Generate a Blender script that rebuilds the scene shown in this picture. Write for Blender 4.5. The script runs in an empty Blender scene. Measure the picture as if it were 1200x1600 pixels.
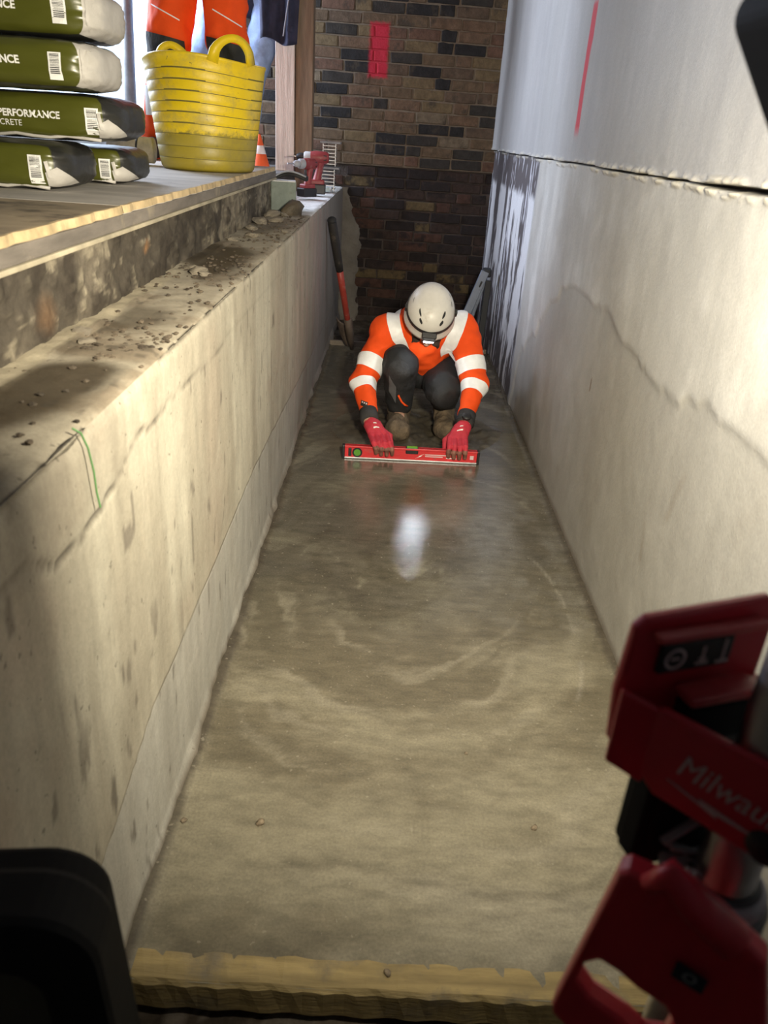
import bpy, bmesh, math, random
import numpy as np
from mathutils import Vector, Matrix
from mathutils.bvhtree import BVHTree

random.seed(7)
S = bpy.context.scene
COL = S.collection
PI = math.pi

# ------------------------------------------------------------------ camera
cam_d = bpy.data.cameras.new('camera')
cam = bpy.data.objects.new('camera', cam_d); COL.objects.link(cam)
R_, U_, F_ = Vector((.99807, .01640, .05989)), Vector((-.06100, .43938, .89623)), Vector((.01162, .89815, -.43953))
CAM_Z = 1.283
cam.matrix_world = Matrix(((R_.x, U_.x, -F_.x, 0), (R_.y, U_.y, -F_.y, 0), (R_.z, U_.z, -F_.z, CAM_Z), (0, 0, 0, 1)))
cam_d.sensor_fit = 'VERTICAL'; cam_d.sensor_height = 36; cam_d.sensor_width = 27
cam_d.lens = 1202 / 1600 * 36
cam_d.clip_start = .02
cam_d.dof.use_dof = True; cam_d.dof.focus_distance = 3.0; cam_d.dof.aperture_fstop = 7
S.camera = cam

# ------------------------------------------------------------------ light
W = bpy.data.worlds.new('overcast_sky'); S.world = W; W.use_nodes = True
W.node_tree.nodes['Background'].inputs[0].default_value = (.72, .84, 1, 1)
W.node_tree.nodes['Background'].inputs[1].default_value = 3.0

def area(name, loc, target, size, power, color, size_y=None, spread=PI):
    l = bpy.data.lights.new(name, 'AREA'); l.energy = power; l.color = color; l.size = size
    if size_y: l.shape = 'RECTANGLE'; l.size_y = size_y
    l.spread = spread
    o = bpy.data.objects.new(name, l); COL.objects.link(o); o.location = loc
    o.rotation_euler = (Vector(target) - Vector(loc)).to_track_quat('-Z', 'Y').to_euler()
    return o
# daylight through the tall opening on the left of the raised floor
area('opening_daylight', (-2.75, 5.25, 2.3), (.6, 4.7, 1.0), 1.3, 205, (.72, .81, 1), 1.5)
# the lamp of the stand light beside the camera, shining down the trench
area('work_light', (.25, .60, 1.385), (.10, 3.1, .50), .13, 38, (1, .90, .70), .10, 2.3)

S.view_settings.view_transform = 'Standard'; S.view_settings.look = 'None'
S.view_settings.gamma = 1; S.view_settings.use_curve_mapping = False
S.view_settings.exposure = 0

# ------------------------------------------------------------------ materials
class N:
    def __init__(s, name):
        s.m = bpy.data.materials.new(name); s.m.use_nodes = True
        s.t = s.m.node_tree; s.b = s.t.nodes['Principled BSDF']
    def n(s, typ, **kw):
        o = s.t.nodes.new(typ)
        for k, v in kw.items():
            if k in o.inputs: o.inputs[k].default_value = v
            else: setattr(o, k, v)
        return o
    def l(s, a, b): s.t.links.new(a, b)
    def ramp(s, fac, stops, mode='LINEAR'):
        r = s.n('ShaderNodeValToRGB'); r.color_ramp.interpolation = mode
        e = r.color_ramp.elements
        while len(e) < len(stops): e.new(.5)
        for el, (p, c) in zip(e, stops):
            el.position = p; el.color = (*c, 1) if len(c) == 3 else c
        s.l(fac, r.inputs[0]); return r.outputs[0]
    def mix(s, fac, a, b, mode='MIX'):
        x = s.n('ShaderNodeMix', data_type='RGBA', blend_type=mode)
        for v, i in ((fac, 0), (a, 6), (b, 7)):
            if hasattr(v, 'is_output'): s.l(v, x.inputs[i])
            elif i == 0: x.inputs[0].default_value = v
            else: x.inputs[i].default_value = (*v, 1)
        return x.outputs[2]
    def math(s, op, a, b=0.0):
        x = s.n('ShaderNodeMath', operation=op)
        for v, i in ((a, 0), (b, 1)):
            if hasattr(v, 'is_output'): s.l(v, x.inputs[i])
            else: x.inputs[i].default_value = v
        return x.outputs[0]
    def noise(s, vec, scale, detail=4, rough=.6, stretch=None):
        if stretch:
            mp = s.n('ShaderNodeMapping'); mp.inputs['Scale'].default_value = stretch
            s.l(vec, mp.inputs[0]); vec = mp.outputs[0]
        x = s.n('ShaderNodeTexNoise'); x.inputs['Scale'].default_value = scale
        x.inputs['Detail'].default_value = detail; x.inputs['Roughness'].default_value = rough
        s.l(vec, x.inputs['Vector']); return x.outputs['Fac']
    def bump(s, h, strength, dist=.01):
        b = s.n('ShaderNodeBump'); b.inputs['Strength'].default_value = strength
        b.inputs['Distance'].default_value = dist
        s.l(h, b.inputs['Height']); s.l(b.outputs[0], s.b.inputs['Normal'])

def M(name, col, rough=.6, metal=0, var=.12, vs=9, bump=.15, bs=70, dirt=None, stretch=None, spec=.5):
    k = N(name); tc = k.n('ShaderNodeTexCoord').outputs['Object']
    f = k.noise(tc, vs, 5, .6, stretch)
    lo = tuple(c * (1 - 2 * var) for c in col); hi = tuple(min(1, c * (1 + 2 * var)) for c in col)
    c = k.ramp(f, [(.25, lo), (.75, hi)])
    if dirt:
        dc, ds, th, amt = dirt
        g = k.noise(tc, ds, 7, .68)
        d = k.ramp(g, [(th, (0, 0, 0)), (th + .13, (amt,) * 3)])
        c = k.mix(d, c, dc)
    k.l(c, k.b.inputs['Base Color'])
    k.b.inputs['Roughness'].default_value = rough; k.b.inputs['Metallic'].default_value = metal
    k.b.inputs['Specular IOR Level'].default_value = spec
    if bump: k.bump(k.noise(tc, bs, 4, .6, stretch), bump)
    return k.m

def attr_mat(name, fine=(90, .12), streak=None, bump=.3, bs=120, spec=.5, speck=None):
    """Colour and roughness come from the stains computed per vertex (Col.rgb, Col.a); nodes add the fine grain."""
    k = N(name); a = k.n('ShaderNodeAttribute', attribute_name='Col')
    pos = k.n('ShaderNodeNewGeometry').outputs['Position']
    f = k.noise(pos, fine[0], 6, .7)
    c = k.mix(1.0, a.outputs['Color'], k.ramp(f, [(.2, (1 - 2 * fine[1],) * 3), (.8, (1 + fine[1],) * 3)]), 'MULTIPLY')
    if streak:
        g = k.noise(pos, streak[0], 5, .6, streak[2])
        c = k.mix(1.0, c, k.ramp(g, [(.25, (1 - 2 * streak[1],) * 3), (.75, (1 + streak[1],) * 3)]), 'MULTIPLY')
    if speck:
        v = k.noise(pos, speck[0], 2, .5)
        c = k.mix(k.ramp(v, [(speck[1], (0, 0, 0)), (speck[1] + .05, (speck[2],) * 3)]), c, speck[3])
    k.l(c, k.b.inputs['Base Color'])
    f2 = k.noise(pos, 14, 5, .65)
    k.l(k.math('ADD', a.outputs['Alpha'], k.math('MULTIPLY', k.math('SUBTRACT', f2, .5), .16)), k.b.inputs['Roughness'])
    k.b.inputs['Specular IOR Level'].default_value = spec
    k.bump(k.noise(pos, bs, 6, .7), bump, .004)
    return k.m

def emit(name, col, st):
    k = N(name); k.b.inputs['Base Color'].default_value = (.8, .8, .8, 1)
    k.b.inputs['Emission Color'].default_value = (*col, 1); k.b.inputs['Emission Strength'].default_value = st
    return k.m

# ------------------------------------------------------------------ object helpers
WO = {}
def thing(name, label, cat, loc=(0, 0, 0), group=None):
    o = bpy.data.objects.new(name, None); COL.objects.link(o); o.location = loc
    o.empty_display_size = .05
    o['label'] = label; o['category'] = cat
    if group: o['group'] = group
    WO[o] = Vector(loc); return o
def tag(o, label, cat, group=None):
    o['label'] = label; o['category'] = cat
    if group: o['group'] = group
    return o
def structure(o): o['kind'] = 'structure'; return o
def obj(name, src, mats, parent=None, smooth=False, label=None):
    """Links geometry given in world coordinates as one mesh object, hung under its thing."""
    org = WO[parent] if parent else Vector((0, 0, 0))
    me = bpy.data.meshes.new(name)
    if isinstance(src, bmesh.types.BMesh):
        if not parent:
            c = Vector((0, 0, 0))
        bmesh.ops.transform(src, matrix=Matrix.Translation(-org), verts=src.verts)
        src.to_mesh(me); src.free()
    else:
        v, f = src
        v = np.asarray(v, dtype=np.float64) - np.array(org)
        me.from_pydata(v.tolist(), [], [list(map(int, q)) for q in f])
    for m in (mats if isinstance(mats, (list, tuple)) else [mats]): me.materials.append(m)
    if smooth: me.polygons.foreach_set('use_smooth', [True] * len(me.polygons))
    me.update()
    o = bpy.data.objects.new(name, me); COL.objects.link(o)
    if parent: o.parent = parent
    WO[o] = org
    if label: o['label'] = label
    return o
def smooth_angle(o, deg=40):
    me = o.data
    me.polygons.foreach_set('use_smooth', [True] * len(me.polygons))
    bm = bmesh.new(); bm.from_mesh(me)
    for e in bm.edges:
        if len(e.link_faces) == 2 and e.calc_face_angle(0) > math.radians(deg): e.smooth = False
    bm.to_mesh(me); bm.free(); return o
def merge(bm, other):
    me = bpy.data.meshes.new('tmp'); other.to_mesh(me); other.free()
    bm.from_mesh(me); bpy.data.meshes.remove(me); return bm
def rbox(c, s, bev=.003, rot=None, seg=2, bm=None):
    b = bmesh.new(); bmesh.ops.create_cube(b, size=1)
    bmesh.ops.scale(b, vec=s, verts=b.verts)
    if bev: bmesh.ops.bevel(b, geom=b.edges[:], offset=bev, segments=seg, affect='EDGES', profile=.5)
    m = Matrix.Translation(c) @ (rot.to_4x4() if rot is not None else Matrix.Identity(4))
    bmesh.ops.transform(b, matrix=m, verts=b.verts)
    return merge(bm, b) if bm is not None else b
def box2(x0, x1, y0, y1, z0, z1, bev=0, bm=None):
    return rbox(((x0 + x1) / 2, (y0 + y1) / 2, (z0 + z1) / 2), (x1 - x0, y1 - y0, z1 - z0), bev, bm=bm)
def frame_of(d):
    d = Vector(d).normalized(); a = Vector((0, 0, 1)) if abs(d.z) < .9 else Vector((1, 0, 0))
    x = a.cross(d).normalized(); return x, d.cross(x), d
def loft(bm, rings, closed=True, caps=True):
    prev = None; first = None
    for r in rings:
        vs = [bm.verts.new(p) for p in r]
        if prev:
            n = len(vs)
            for i in range(n if closed else n - 1):
                bm.faces.new((prev[i], prev[(i + 1) % n], vs[(i + 1) % n], vs[i]))
        else: first = vs
        prev = vs
    if caps and closed:
        bm.faces.new(first[::-1]); bm.faces.new(prev)
    return bm
def cyl(p0, p1, r0, r1=None, seg=20, bm=None):
    bm = bm if bm is not None else bmesh.new(); r1 = r0 if r1 is None else r1
    p0, p1 = Vector(p0), Vector(p1); x, y, d = frame_of(p1 - p0)
    return loft(bm, [[p + x * r * math.cos(2 * PI * i / seg) + y * r * math.sin(2 * PI * i / seg) for i in range(seg)] for p, r in ((p0, r0), (p1, r1))])
def tube(pts, r, seg=10, bm=None):
    bm = bm if bm is not None else bmesh.new(); pts = [Vector(p) for p in pts]; rings = []
    up = None
    for i, p in enumerate(pts):
        d = (pts[min(i + 1, len(pts) - 1)] - pts[max(i - 1, 0)]).normalized()
        if up is None: up = frame_of(d)[0]
        x = (up - d * up.dot(d)).normalized(); up = x; y = d.cross(x)
        rr = r[i] if isinstance(r, (list, tuple)) else r
        rings.append([p + x * rr * math.cos(2 * PI * k / seg) + y * rr * math.sin(2 * PI * k / seg) for k in range(seg)])
    return loft(bm, rings)
def lathe(prof, c, seg=40, bm=None, axis=None, caps=False):
    bm = bm if bm is not None else bmesh.new()
    x, y, d = frame_of(axis) if axis else (Vector((1, 0, 0)), Vector((0, 1, 0)), Vector((0, 0, 1)))
    c = Vector(c)
    return loft(bm, [[c + d * h + (x * math.cos(2 * PI * i / seg) + y * math.sin(2 * PI * i / seg)) * r for i in range(seg)] for r, h in prof], caps=caps)
def prism(poly, org, ux, uy, thick, bev=.004, hole=None, bm=None):
    """A plate with a real thickness from an outline (ux, uy span its plane); hole: an inner outline."""
    b = bmesh.new(); org, ux, uy = Vector(org), Vector(ux), Vector(uy); nz = ux.cross(uy).normalized()
    pt = lambda q: org + ux * q[0] + uy * q[1] - nz * thick / 2
    es = []
    for lp in ([poly] + ([hole] if hole else [])):
        vs = [b.verts.new(pt(q)) for q in lp]
        es += [b.edges.new((vs[i], vs[(i + 1) % len(vs)])) for i in range(len(vs))]
    bmesh.ops.triangle_fill(b, use_beauty=True, use_dissolve=False, edges=es)
    bmesh.ops.recalc_face_normals(b, faces=b.faces)
    r = bmesh.ops.extrude_face_region(b, geom=b.faces[:])
    bmesh.ops.translate(b, vec=nz * thick, verts=[v for v in r['geom'] if isinstance(v, bmesh.types.BMVert)])
    bmesh.ops.recalc_face_normals(b, faces=b.faces)
    if bev:
        ed = [e for e in b.edges if len(e.link_faces) == 2 and e.calc_face_angle(0) > 1.0]
        bmesh.ops.bevel(b, geom=ed, offset=bev, segments=2, affect='EDGES', profile=.5)
    return merge(bm, b) if bm is not None else b
def round_poly(w, h, r, n=6):
    out = []
    for cx, cy, a0 in ((w - r, h - r, 0), (-w + r, h - r, 90), (-w + r, -h + r, 180), (w - r, -h + r, 270)):
        for i in range(n + 1):
            a = math.radians(a0 + 90 * i / n); out.append((cx + r * math.cos(a), cy + r * math.sin(a)))
    return out
def text_geo(s, size, shear=0, bold=0):
    cu = bpy.data.curves.new('t', 'FONT'); cu.body = s; cu.size = size; cu.shear = shear; cu.offset = bold; cu.resolution_u = 3
    o = bpy.data.objects.new('t', cu); COL.objects.link(o)
    dg = bpy.context.evaluated_depsgraph_get(); me = bpy.data.meshes.new_from_object(o.evaluated_get(dg))
    v = np.array([p.co[:] for p in me.vertices]); f = [tuple(p.vertices) for p in me.polygons]
    bpy.data.objects.remove(o); bpy.data.curves.remove(cu); bpy.data.meshes.remove(me)
    return v, f
def bvh_of(o):
    me = o.data; org = np.array(WO[o])
    v = np.empty(len(me.vertices) * 3); me.vertices.foreach_get('co', v)
    return BVHTree.FromPolygons((v.reshape(-1, 3) + org).tolist(), [tuple(p.vertices) for p in me.polygons])
def cast(bvh, pts, d, off=.0015):
    """Lays points on a surface along d (a vector, or one per point)."""
    out = []
    for i, p in enumerate(pts):
        dd = Vector(d[i] if isinstance(d, list) else d).normalized()
        h = bvh.ray_cast(Vector(p), dd)
        out.append(tuple(h[0] - dd * off) if h[0] is not None else None)
    last = next((q for q in out if q), (0, 0, 0)); res = []
    for q in out:
        if q is None: q = last
        res.append(q); last = q
    return res
def grid_faces(nu, nv, wrap=False):
    return [(i * nv + j, i * nv + j + 1, ((i + 1) % nu) * nv + j + 1, ((i + 1) % nu) * nv + j) for i in range(nu if wrap else nu - 1) for j in range(nv - 1)]
def strip_thick(v, nu, nv, nrm, t):
    """Turns a grid of points into a closed thin shell."""
    v = np.array(v); w = v + np.array(nrm) * t
    f = grid_faces(nu, nv); n = len(v)
    g = f + [tuple(n + k for k in q[::-1]) for q in f]
    b = [i * nv for i in range(nu)] + [(nu - 1) * nv + j for j in range(1, nv)] + [i * nv + nv - 1 for i in range(nu - 2, -1, -1)] + [j for j in range(nv - 2, 0, -1)]
    g += [(b[i], b[(i + 1) % len(b)], n + b[(i + 1) % len(b)], n + b[i]) for i in range(len(b))]
    return np.vstack([v, w]), g

# ------------------------------------------------------------------ noise in numpy
_T = np.random.RandomState(3).rand(64, 64, 64).astype(np.float32)
def vn3(x, y, z):
    xi, yi, zi = np.floor(x).astype(int), np.floor(y).astype(int), np.floor(z).astype(int)
    fx, fy, fz = x - xi, y - yi, z - zi
    fx, fy, fz = (t * t * (3 - 2 * t) for t in (fx, fy, fz))
    g = lambda a, b, c: _T[(xi + a) % 64, (yi + b) % 64, (zi + c) % 64]
    l = lambda a, b, t: a + (b - a) * t
    return l(l(l(g(0, 0, 0), g(1, 0, 0), fx), l(g(0, 1, 0), g(1, 1, 0), fx), fy), l(l(g(0, 0, 1), g(1, 0, 1), fx), l(g(0, 1, 1), g(1, 1, 1), fx), fy), fz)
def fbm(x, y, s, octs=5, z=0.0, gain=.55):
    a, t, o = 1.0, 0.0, 0.0; z = np.zeros_like(x) + z
    for i in range(octs):
        o = o + a * vn3(x * s + 17 * i, y * s + 31 * i, z + 5.3 * i); t += a; a *= gain; s = s * 2.03
    return o / t
def sst(a, b, x):
    t = np.clip((x - a) / (b - a), 0, 1); return t * t * (3 - 2 * t)
def mixc(c, d, f): return c + (np.array(d) - c) * f[..., None]
def poly_mask(px, py, poly, soft=.02):
    """1 inside the outline, 0 outside, with a soft rim."""
    inside = np.zeros(px.shape, bool); dmin = np.full(px.shape, 9.0)
    n = len(poly)
    for i in range(n):
        x0, y0 = poly[i]; x1, y1 = poly[(i + 1) % n]
        c = ((y0 > py) != (y1 > py)) & (px < (x1 - x0) * (py - y0) / (y1 - y0 + 1e-9) + x0)
        inside ^= c
        t = np.clip(((px - x0) * (x1 - x0) + (py - y0) * (y1 - y0)) / ((x1 - x0) ** 2 + (y1 - y0) ** 2 + 1e-9), 0, 1)
        dmin = np.minimum(dmin, np.hypot(px - x0 - t * (x1 - x0), py - y0 - t * (y1 - y0)))
    return sst(-soft, soft, np.where(inside, dmin, -dmin))
def line_dist(px, py, pts):
    d = np.full(px.shape, 9.0)
    for (x0, y0), (x1, y1) in zip(pts[:-1], pts[1:]):
        t = np.clip(((px - x0) * (x1 - x0) + (py - y0) * (y1 - y0)) / ((x1 - x0) ** 2 + (y1 - y0) ** 2 + 1e-9), 0, 1)
        d = np.minimum(d, np.hypot(px - x0 - t * (x1 - x0), py - y0 - t * (y1 - y0)))
    return d
def surface(name, P, col, m, parent=None):
    """P: (nu, nv, 3) points; col: (nu, nv, 4) colour and roughness."""
    nu, nv = P.shape[:2]; me = bpy.data.meshes.new(name)
    idx = np.arange(nu * nv).reshape(nu, nv)
    q = np.stack([idx[:-1, :-1], idx[1:, :-1], idx[1:, 1:], idx[:-1, 1:]], -1).reshape(-1, 4)
    me.vertices.add(nu * nv); me.loops.add(q.size); me.polygons.add(len(q))
    org = np.array(WO[parent]) if parent else np.zeros(3)
    me.vertices.foreach_set('co', (P - org).reshape(-1).astype(np.float32)); me.loops.foreach_set('vertex_index', q.reshape(-1).astype(np.int32))
    me.polygons.foreach_set('loop_start', np.arange(0, q.size, 4, dtype=np.int32))
    me.polygons.foreach_set('use_smooth', np.ones(len(q), bool))
    me.update(calc_edges=True)
    a = me.attributes.new('Col', 'FLOAT_COLOR', 'POINT')
    a.data.foreach_set('color', np.clip(col, 0, 1).reshape(-1).astype(np.float32))
    me.materials.append(m)
    o = bpy.data.objects.new(name, me); COL.objects.link(o); WO[o] = Vector(org)
    if parent: o.parent = parent
    return o
def spaced(a, b, d0, d1):
    """Coordinates from a to b whose step grows from d0 to d1."""
    out = [a]; 
    while out[-1] < b: out.append(out[-1] + d0 + (d1 - d0) * (out[-1] - a) / (b - a))
    out[-1] = b; return np.array(out)

# ------------------------------------------------------------------ signed-distance figures
def s_cap(P, a, b, ra, rb):
    a, b = np.array(a, np.float32), np.array(b, np.float32); ba = b - a; pa = P - a
    h = np.clip((pa @ ba) / max(ba @ ba, 1e-9), 0, 1)
    return np.linalg.norm(pa - h[..., None] * ba, axis=-1) - (ra + (rb - ra) * h)
def s_ell(P, c, r, A=None):
    q = P - np.array(c, np.float32)
    if A is not None: q = q @ np.array(A, np.float32).T
    r = np.array(r, np.float32); k0 = np.linalg.norm(q / r, axis=-1); k1 = np.linalg.norm(q / (r * r), axis=-1)
    return k0 * (k0 - 1) / np.maximum(k1, 1e-6)
def smin(a, b, k):
    h = np.clip(.5 + .5 * (b - a) / k, 0, 1); return b + (a - b) * h - k * h * (1 - h)
def blob(prims, h, k=.03, wrinkle=None, floor=None, cut=None, pad=.03):
    """One continuous skin around tapered limbs: prims are (a, b, ra, rb) or ('e', c, r, axes)."""
    lo, hi = np.full(3, 9.), np.full(3, -9.)
    for p in prims:
        for c, r in (((p[1], max(p[2])),) if p[0] == 'e' else ((p[0], p[2]), (p[1], p[3]))):
            lo = np.minimum(lo, np.array(c) - r); hi = np.maximum(hi, np.array(c) + r)
    lo -= pad; hi += pad
    n = np.ceil((hi - lo) / h).astype(int) + 1
    G = np.stack(np.meshgrid(*[lo[i] + h * np.arange(n[i]) for i in range(3)], indexing='ij'), -1).astype(np.float32)
    f = np.full(G.shape[:3], 1.0, np.float32)
    for p in prims:
        c, r = (np.array(p[1]), max(p[2])) if p[0] == 'e' else (None, None)
        if p[0] == 'e': a0, a1 = c - r, c + r
        else:
            m = max(p[2], p[3]); a0 = np.minimum(p[0], p[1]) - m; a1 = np.maximum(p[0], p[1]) + m
        i0 = np.clip(((a0 - .06 - lo) / h).astype(int), 0, n); i1 = np.clip(((a1 + .06 - lo) / h).astype(int) + 2, 0, n)
        sl = tuple(slice(i0[i], i1[i]) for i in range(3))
        d = s_ell(G[sl], *p[1:]) if p[0] == 'e' else s_cap(G[sl], *p)
        f[sl] = smin(f[sl], d, k)
    if wrinkle:
        amp, sc, st = wrinkle
        near = np.abs(f) < .04; Q = G[near] * np.array(st, np.float32) * sc
        f[near] += amp * (2 * vn3(Q[:, 0], Q[:, 1], Q[:, 2]) - 1) + amp * .5 * (2 * vn3(Q[:, 0] * 2.1 + 9, Q[:, 1] * 2.1, Q[:, 2] * 2.1) - 1)
    if floor is not None: f = np.maximum(f, floor - G[..., 2])
    if cut is not None: f = np.maximum(f, cut(G))
    ins = f < 0
    # surface nets
    cs = [f[dx:n[0] - 1 + dx, dy:n[1] - 1 + dy, dz:n[2] - 1 + dz] for dx in (0, 1) for dy in (0, 1) for dz in (0, 1)]
    cnt = sum((c < 0).astype(int) for c in cs); act = (cnt > 0) & (cnt < 8)
    cell = np.argwhere(act); vid = np.full(act.shape, -1); vid[act] = np.arange(len(cell))
    vals = np.stack([c[act] for c in cs], -1)
    co = np.array([(dx, dy, dz) for dx in (0, 1) for dy in (0, 1) for dz in (0, 1)], float)
    acc = np.zeros((len(cell), 3)); num = np.zeros(len(cell))
    for i in range(8):
        for j in range(i + 1, 8):
            if np.abs(co[i] - co[j]).sum() != 1: continue
            a, b = vals[:, i], vals[:, j]; x = (a < 0) != (b < 0); t = np.where(x, a / (a - b + 1e-12), 0)
            acc += np.where(x[:, None], co[i] + (co[j] - co[i]) * t[:, None], 0); num += x
    V = lo + h * (cell + acc / num[:, None])
    F = []
    for ax in range(3):
        u, w = (ax + 1) % 3, (ax + 2) % 3
        s0 = [slice(1, -1)] * 3; s0[ax] = slice(0, -1); s1 = list(s0); s1[ax] = slice(1, None)
        a, b = ins[tuple(s0)], ins[tuple(s1)]; e = np.argwhere(a != b)
        if not len(e): continue
        flip = a[tuple(e.T)]
        e = e + 1; e[:, ax] -= 1
        def cid(du, dw):
            q = e.copy(); q[:, u] += du; q[:, w] += dw; return vid[tuple(q.T)]
        q = np.stack([cid(-1, -1), cid(0, -1), cid(0, 0), cid(-1, 0)], -1)
        q[~flip] = q[~flip][:, ::-1]
        F.append(q)
    F = np.vstack(F); return V, F[(F >= 0).all(1)]

# ------------------------------------------------------------------ shared materials
m_wallL = attr_mat('trench_wall_concrete', (110, .10), (7, .10, (3.2, 3.2, .45)), .35, 160, .3, (60, .70, .55, (.10, .09, .07)))
m_wallR = attr_mat('render_coat', (120, .09), (6, .035, (3.0, 3.0, .6)), .30, 150, .3)
m_floor = attr_mat('wet_screed', (170, .20), (13, .17, (1.0, 2.6, 1.0)), .16, 60, .6, (75, .68, .5, (.34, .31, .24)))
m_soil = attr_mat('dark_rubble', (60, .25), None, .8, 60, .3)
m_plat = attr_mat('dirty_slab_face', (70, .2), (8, .12, (1.5, 1.5, .6)), .6, 80, .3)
m_dark = M('dark_block', (.12, .11, .10), .9)  # one even dark grey for the base, outer walls and raised floor
m_mort_up = None
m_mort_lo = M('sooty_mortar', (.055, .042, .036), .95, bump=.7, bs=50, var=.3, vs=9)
m_ceil = M('ceiling_board', (.30, .29, .28), .9)
m_ply = M('plywood', (.34, .27, .18), .75, var=.2, vs=3, stretch=(1, 5, 5), bump=.2, dirt=((.07, .055, .04), 5, .5, .85))
m_ply_daylit = M('daylit_plywood', (.50, .465, .42), .8, var=.15, vs=3, stretch=(1, 5, 5), bump=.2, dirt=((.12, .095, .07), 11, .60, .8))  # paler copy of the plywood, window daylight put into its colour
m_plyedge = M('sawn_plywood_edge', (.55, .42, .24), .8, var=.2, vs=20)
m_timber = M('rough_timber', (.42, .30, .22), .8, var=.18, vs=6, stretch=(6, 6, .6), bump=.3, bs=30)
m_timber_dark = M('brown_timber', (.20, .135, .085), .8, var=.2, vs=6, stretch=(6, 6, .6), bump=.3, bs=30)
m_form = M('yellowed_timber', (.36, .275, .125), .65, var=.25, vs=5, stretch=(.7, 8, 5), bump=.35, bs=40, dirt=((.20, .17, .12), 6, .52, .9))
m_black = M('black_plastic', (.016, .016, .017), .45, bump=.05)
m_matt = M('matt_black_casing', (.010, .010, .010), .8, bump=.05, spec=.2)
m_blackrub = M('black_rubber', (.02, .02, .02), .7, bump=.2)
m_red = M('red_plastic', (.58, .028, .045), .38, var=.06, bump=.06, bs=200)
m_redpaint = M('red_paint', (.58, .03, .035), .4, var=.1, dirt=((.2, .12, .1), 30, .6, .7))
m_steel = M('brushed_steel', (.55, .54, .53), .32, 1, var=.08)
m_alu = M('dull_aluminium', (.55, .56, .58), .45, .9, var=.1)
m_grey = M('grey_plastic', (.30, .31, .33), .55)
m_white = M('white_print', (.80, .80, .78), .6, var=.03, bump=0)
m_dim = M('faded_print', (.66, .52, .52), .6, var=.03, bump=0)
m_ink = M('black_ink', (.02, .02, .02), .6, var=.03, bump=0)

# ================================================================== SETTING
XL, XR = -.376, .69          # trench wall faces
ZL = .926                    # top of the left trench wall
# ---- floor of wet screed
ys = spaced(.80, 5.12, .008, .016); xs = np.linspace(-.39, .70, 130)
Y, X = np.meshgrid(ys, xs, indexing='ij')
n1 = fbm(X, Y, 2.2, 6, 1.0); n2 = fbm(X * 1.2, Y * 3.2, 2.0, 6, 4.0); n3 = fbm(X, Y, 14, 4, 8)
wx = X + .20 * (n1 - .5); wy = Y + .35 * (n1 - .5)
rr = np.hypot(wx - .12, (wy - 2.35) * .62)
arc = fbm(rr * 7, np.arctan2(wy - 2.35, wx - .12) * .7, 1.0, 5, 2.0)
col = np.zeros(X.shape + (3,)) + np.array((.165, .144, .098))
col = mixc(col, (.285, .258, .185), sst(.40, .60, .5 * arc + .35 * n2 + .15 * n3))
col = mixc(col, (.36, .33, .255), .55 * sst(.56, .72, n2) * sst(2.0, 1.2, Y))
col = mixc(col, (.115, .097, .065), .75 * sst(.44, .60, arc) * sst(1.55, 1.8, Y) * sst(2.35, 2.05, Y) * sst(.35, .0, X))
wet = sst(1.7, 2.35, Y + .7 * (n1 - .5))
col = mixc(col, (.100, .090, .073), .80 * wet * (.55 + .45 * sst(.35, .65, n2)))
col = mixc(col, (.235, .225, .205), .6 * wet * sst(.02, .45, X + .4 * (n2 - .5)) * sst(3.1, 2.5, Y) * sst(.40, .62, n3 * .4 + arc * .6))
scr = line_dist(X, Y, [(.50 + .11 * math.cos(a), 1.95 + .42 * math.sin(a)) for a in np.linspace(-1.2, 1.2, 12)])
col = mixc(col, (.45, .42, .35), .3 * sst(.010, .001, scr) * sst(.42, .6, n3))
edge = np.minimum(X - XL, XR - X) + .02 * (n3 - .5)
tro = fbm(rr * 26 + 3 * n2, np.arctan2(wy - 2.35, wx - .12) * 1.6, 1.0, 4, 12)
col = mixc(col, (.34, .31, .235), .5 * sst(.60, .74, tro) * sst(.42, .58, n1)); col = mixc(col, (.095, .082, .056), .45 * sst(.60, .74, 1 - tro) * sst(.40, .56, n2))
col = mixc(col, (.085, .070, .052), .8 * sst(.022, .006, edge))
churn = sst(.38, .24, np.hypot((X - .18) * .85, Y - 3.55) + .14 * (n1 - .5)) * sst(3.19, 3.26, Y)
col = mixc(col, (.07, .056, .036), .85 * churn)
Z = .003 * (n1 - .5) + .0016 * (arc - .5) * 2 + churn * (.030 * (n3 - .45) + .030 * (fbm(X, Y, 30, 3, 2) - .42)) + .006 * sst(.03, 0, edge)
rough = .46 - .33 * wet + .22 * (n2 - .5) + .12 * (n3 - .5)
rough = np.where(churn > .2, .55, rough)
rough = rough - .10 * sst(.45, .60, fbm(X, Y, 5, 4, 9)) * wet - .20 * sst(.36, .10, np.hypot((X - .07) * 1.3, (Y - 2.2) * .7))
structure(surface('floor', np.stack([X, Y, Z], -1), np.concatenate([col, np.clip(rough, .05, .9)[..., None]], -1), m_floor))
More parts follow.
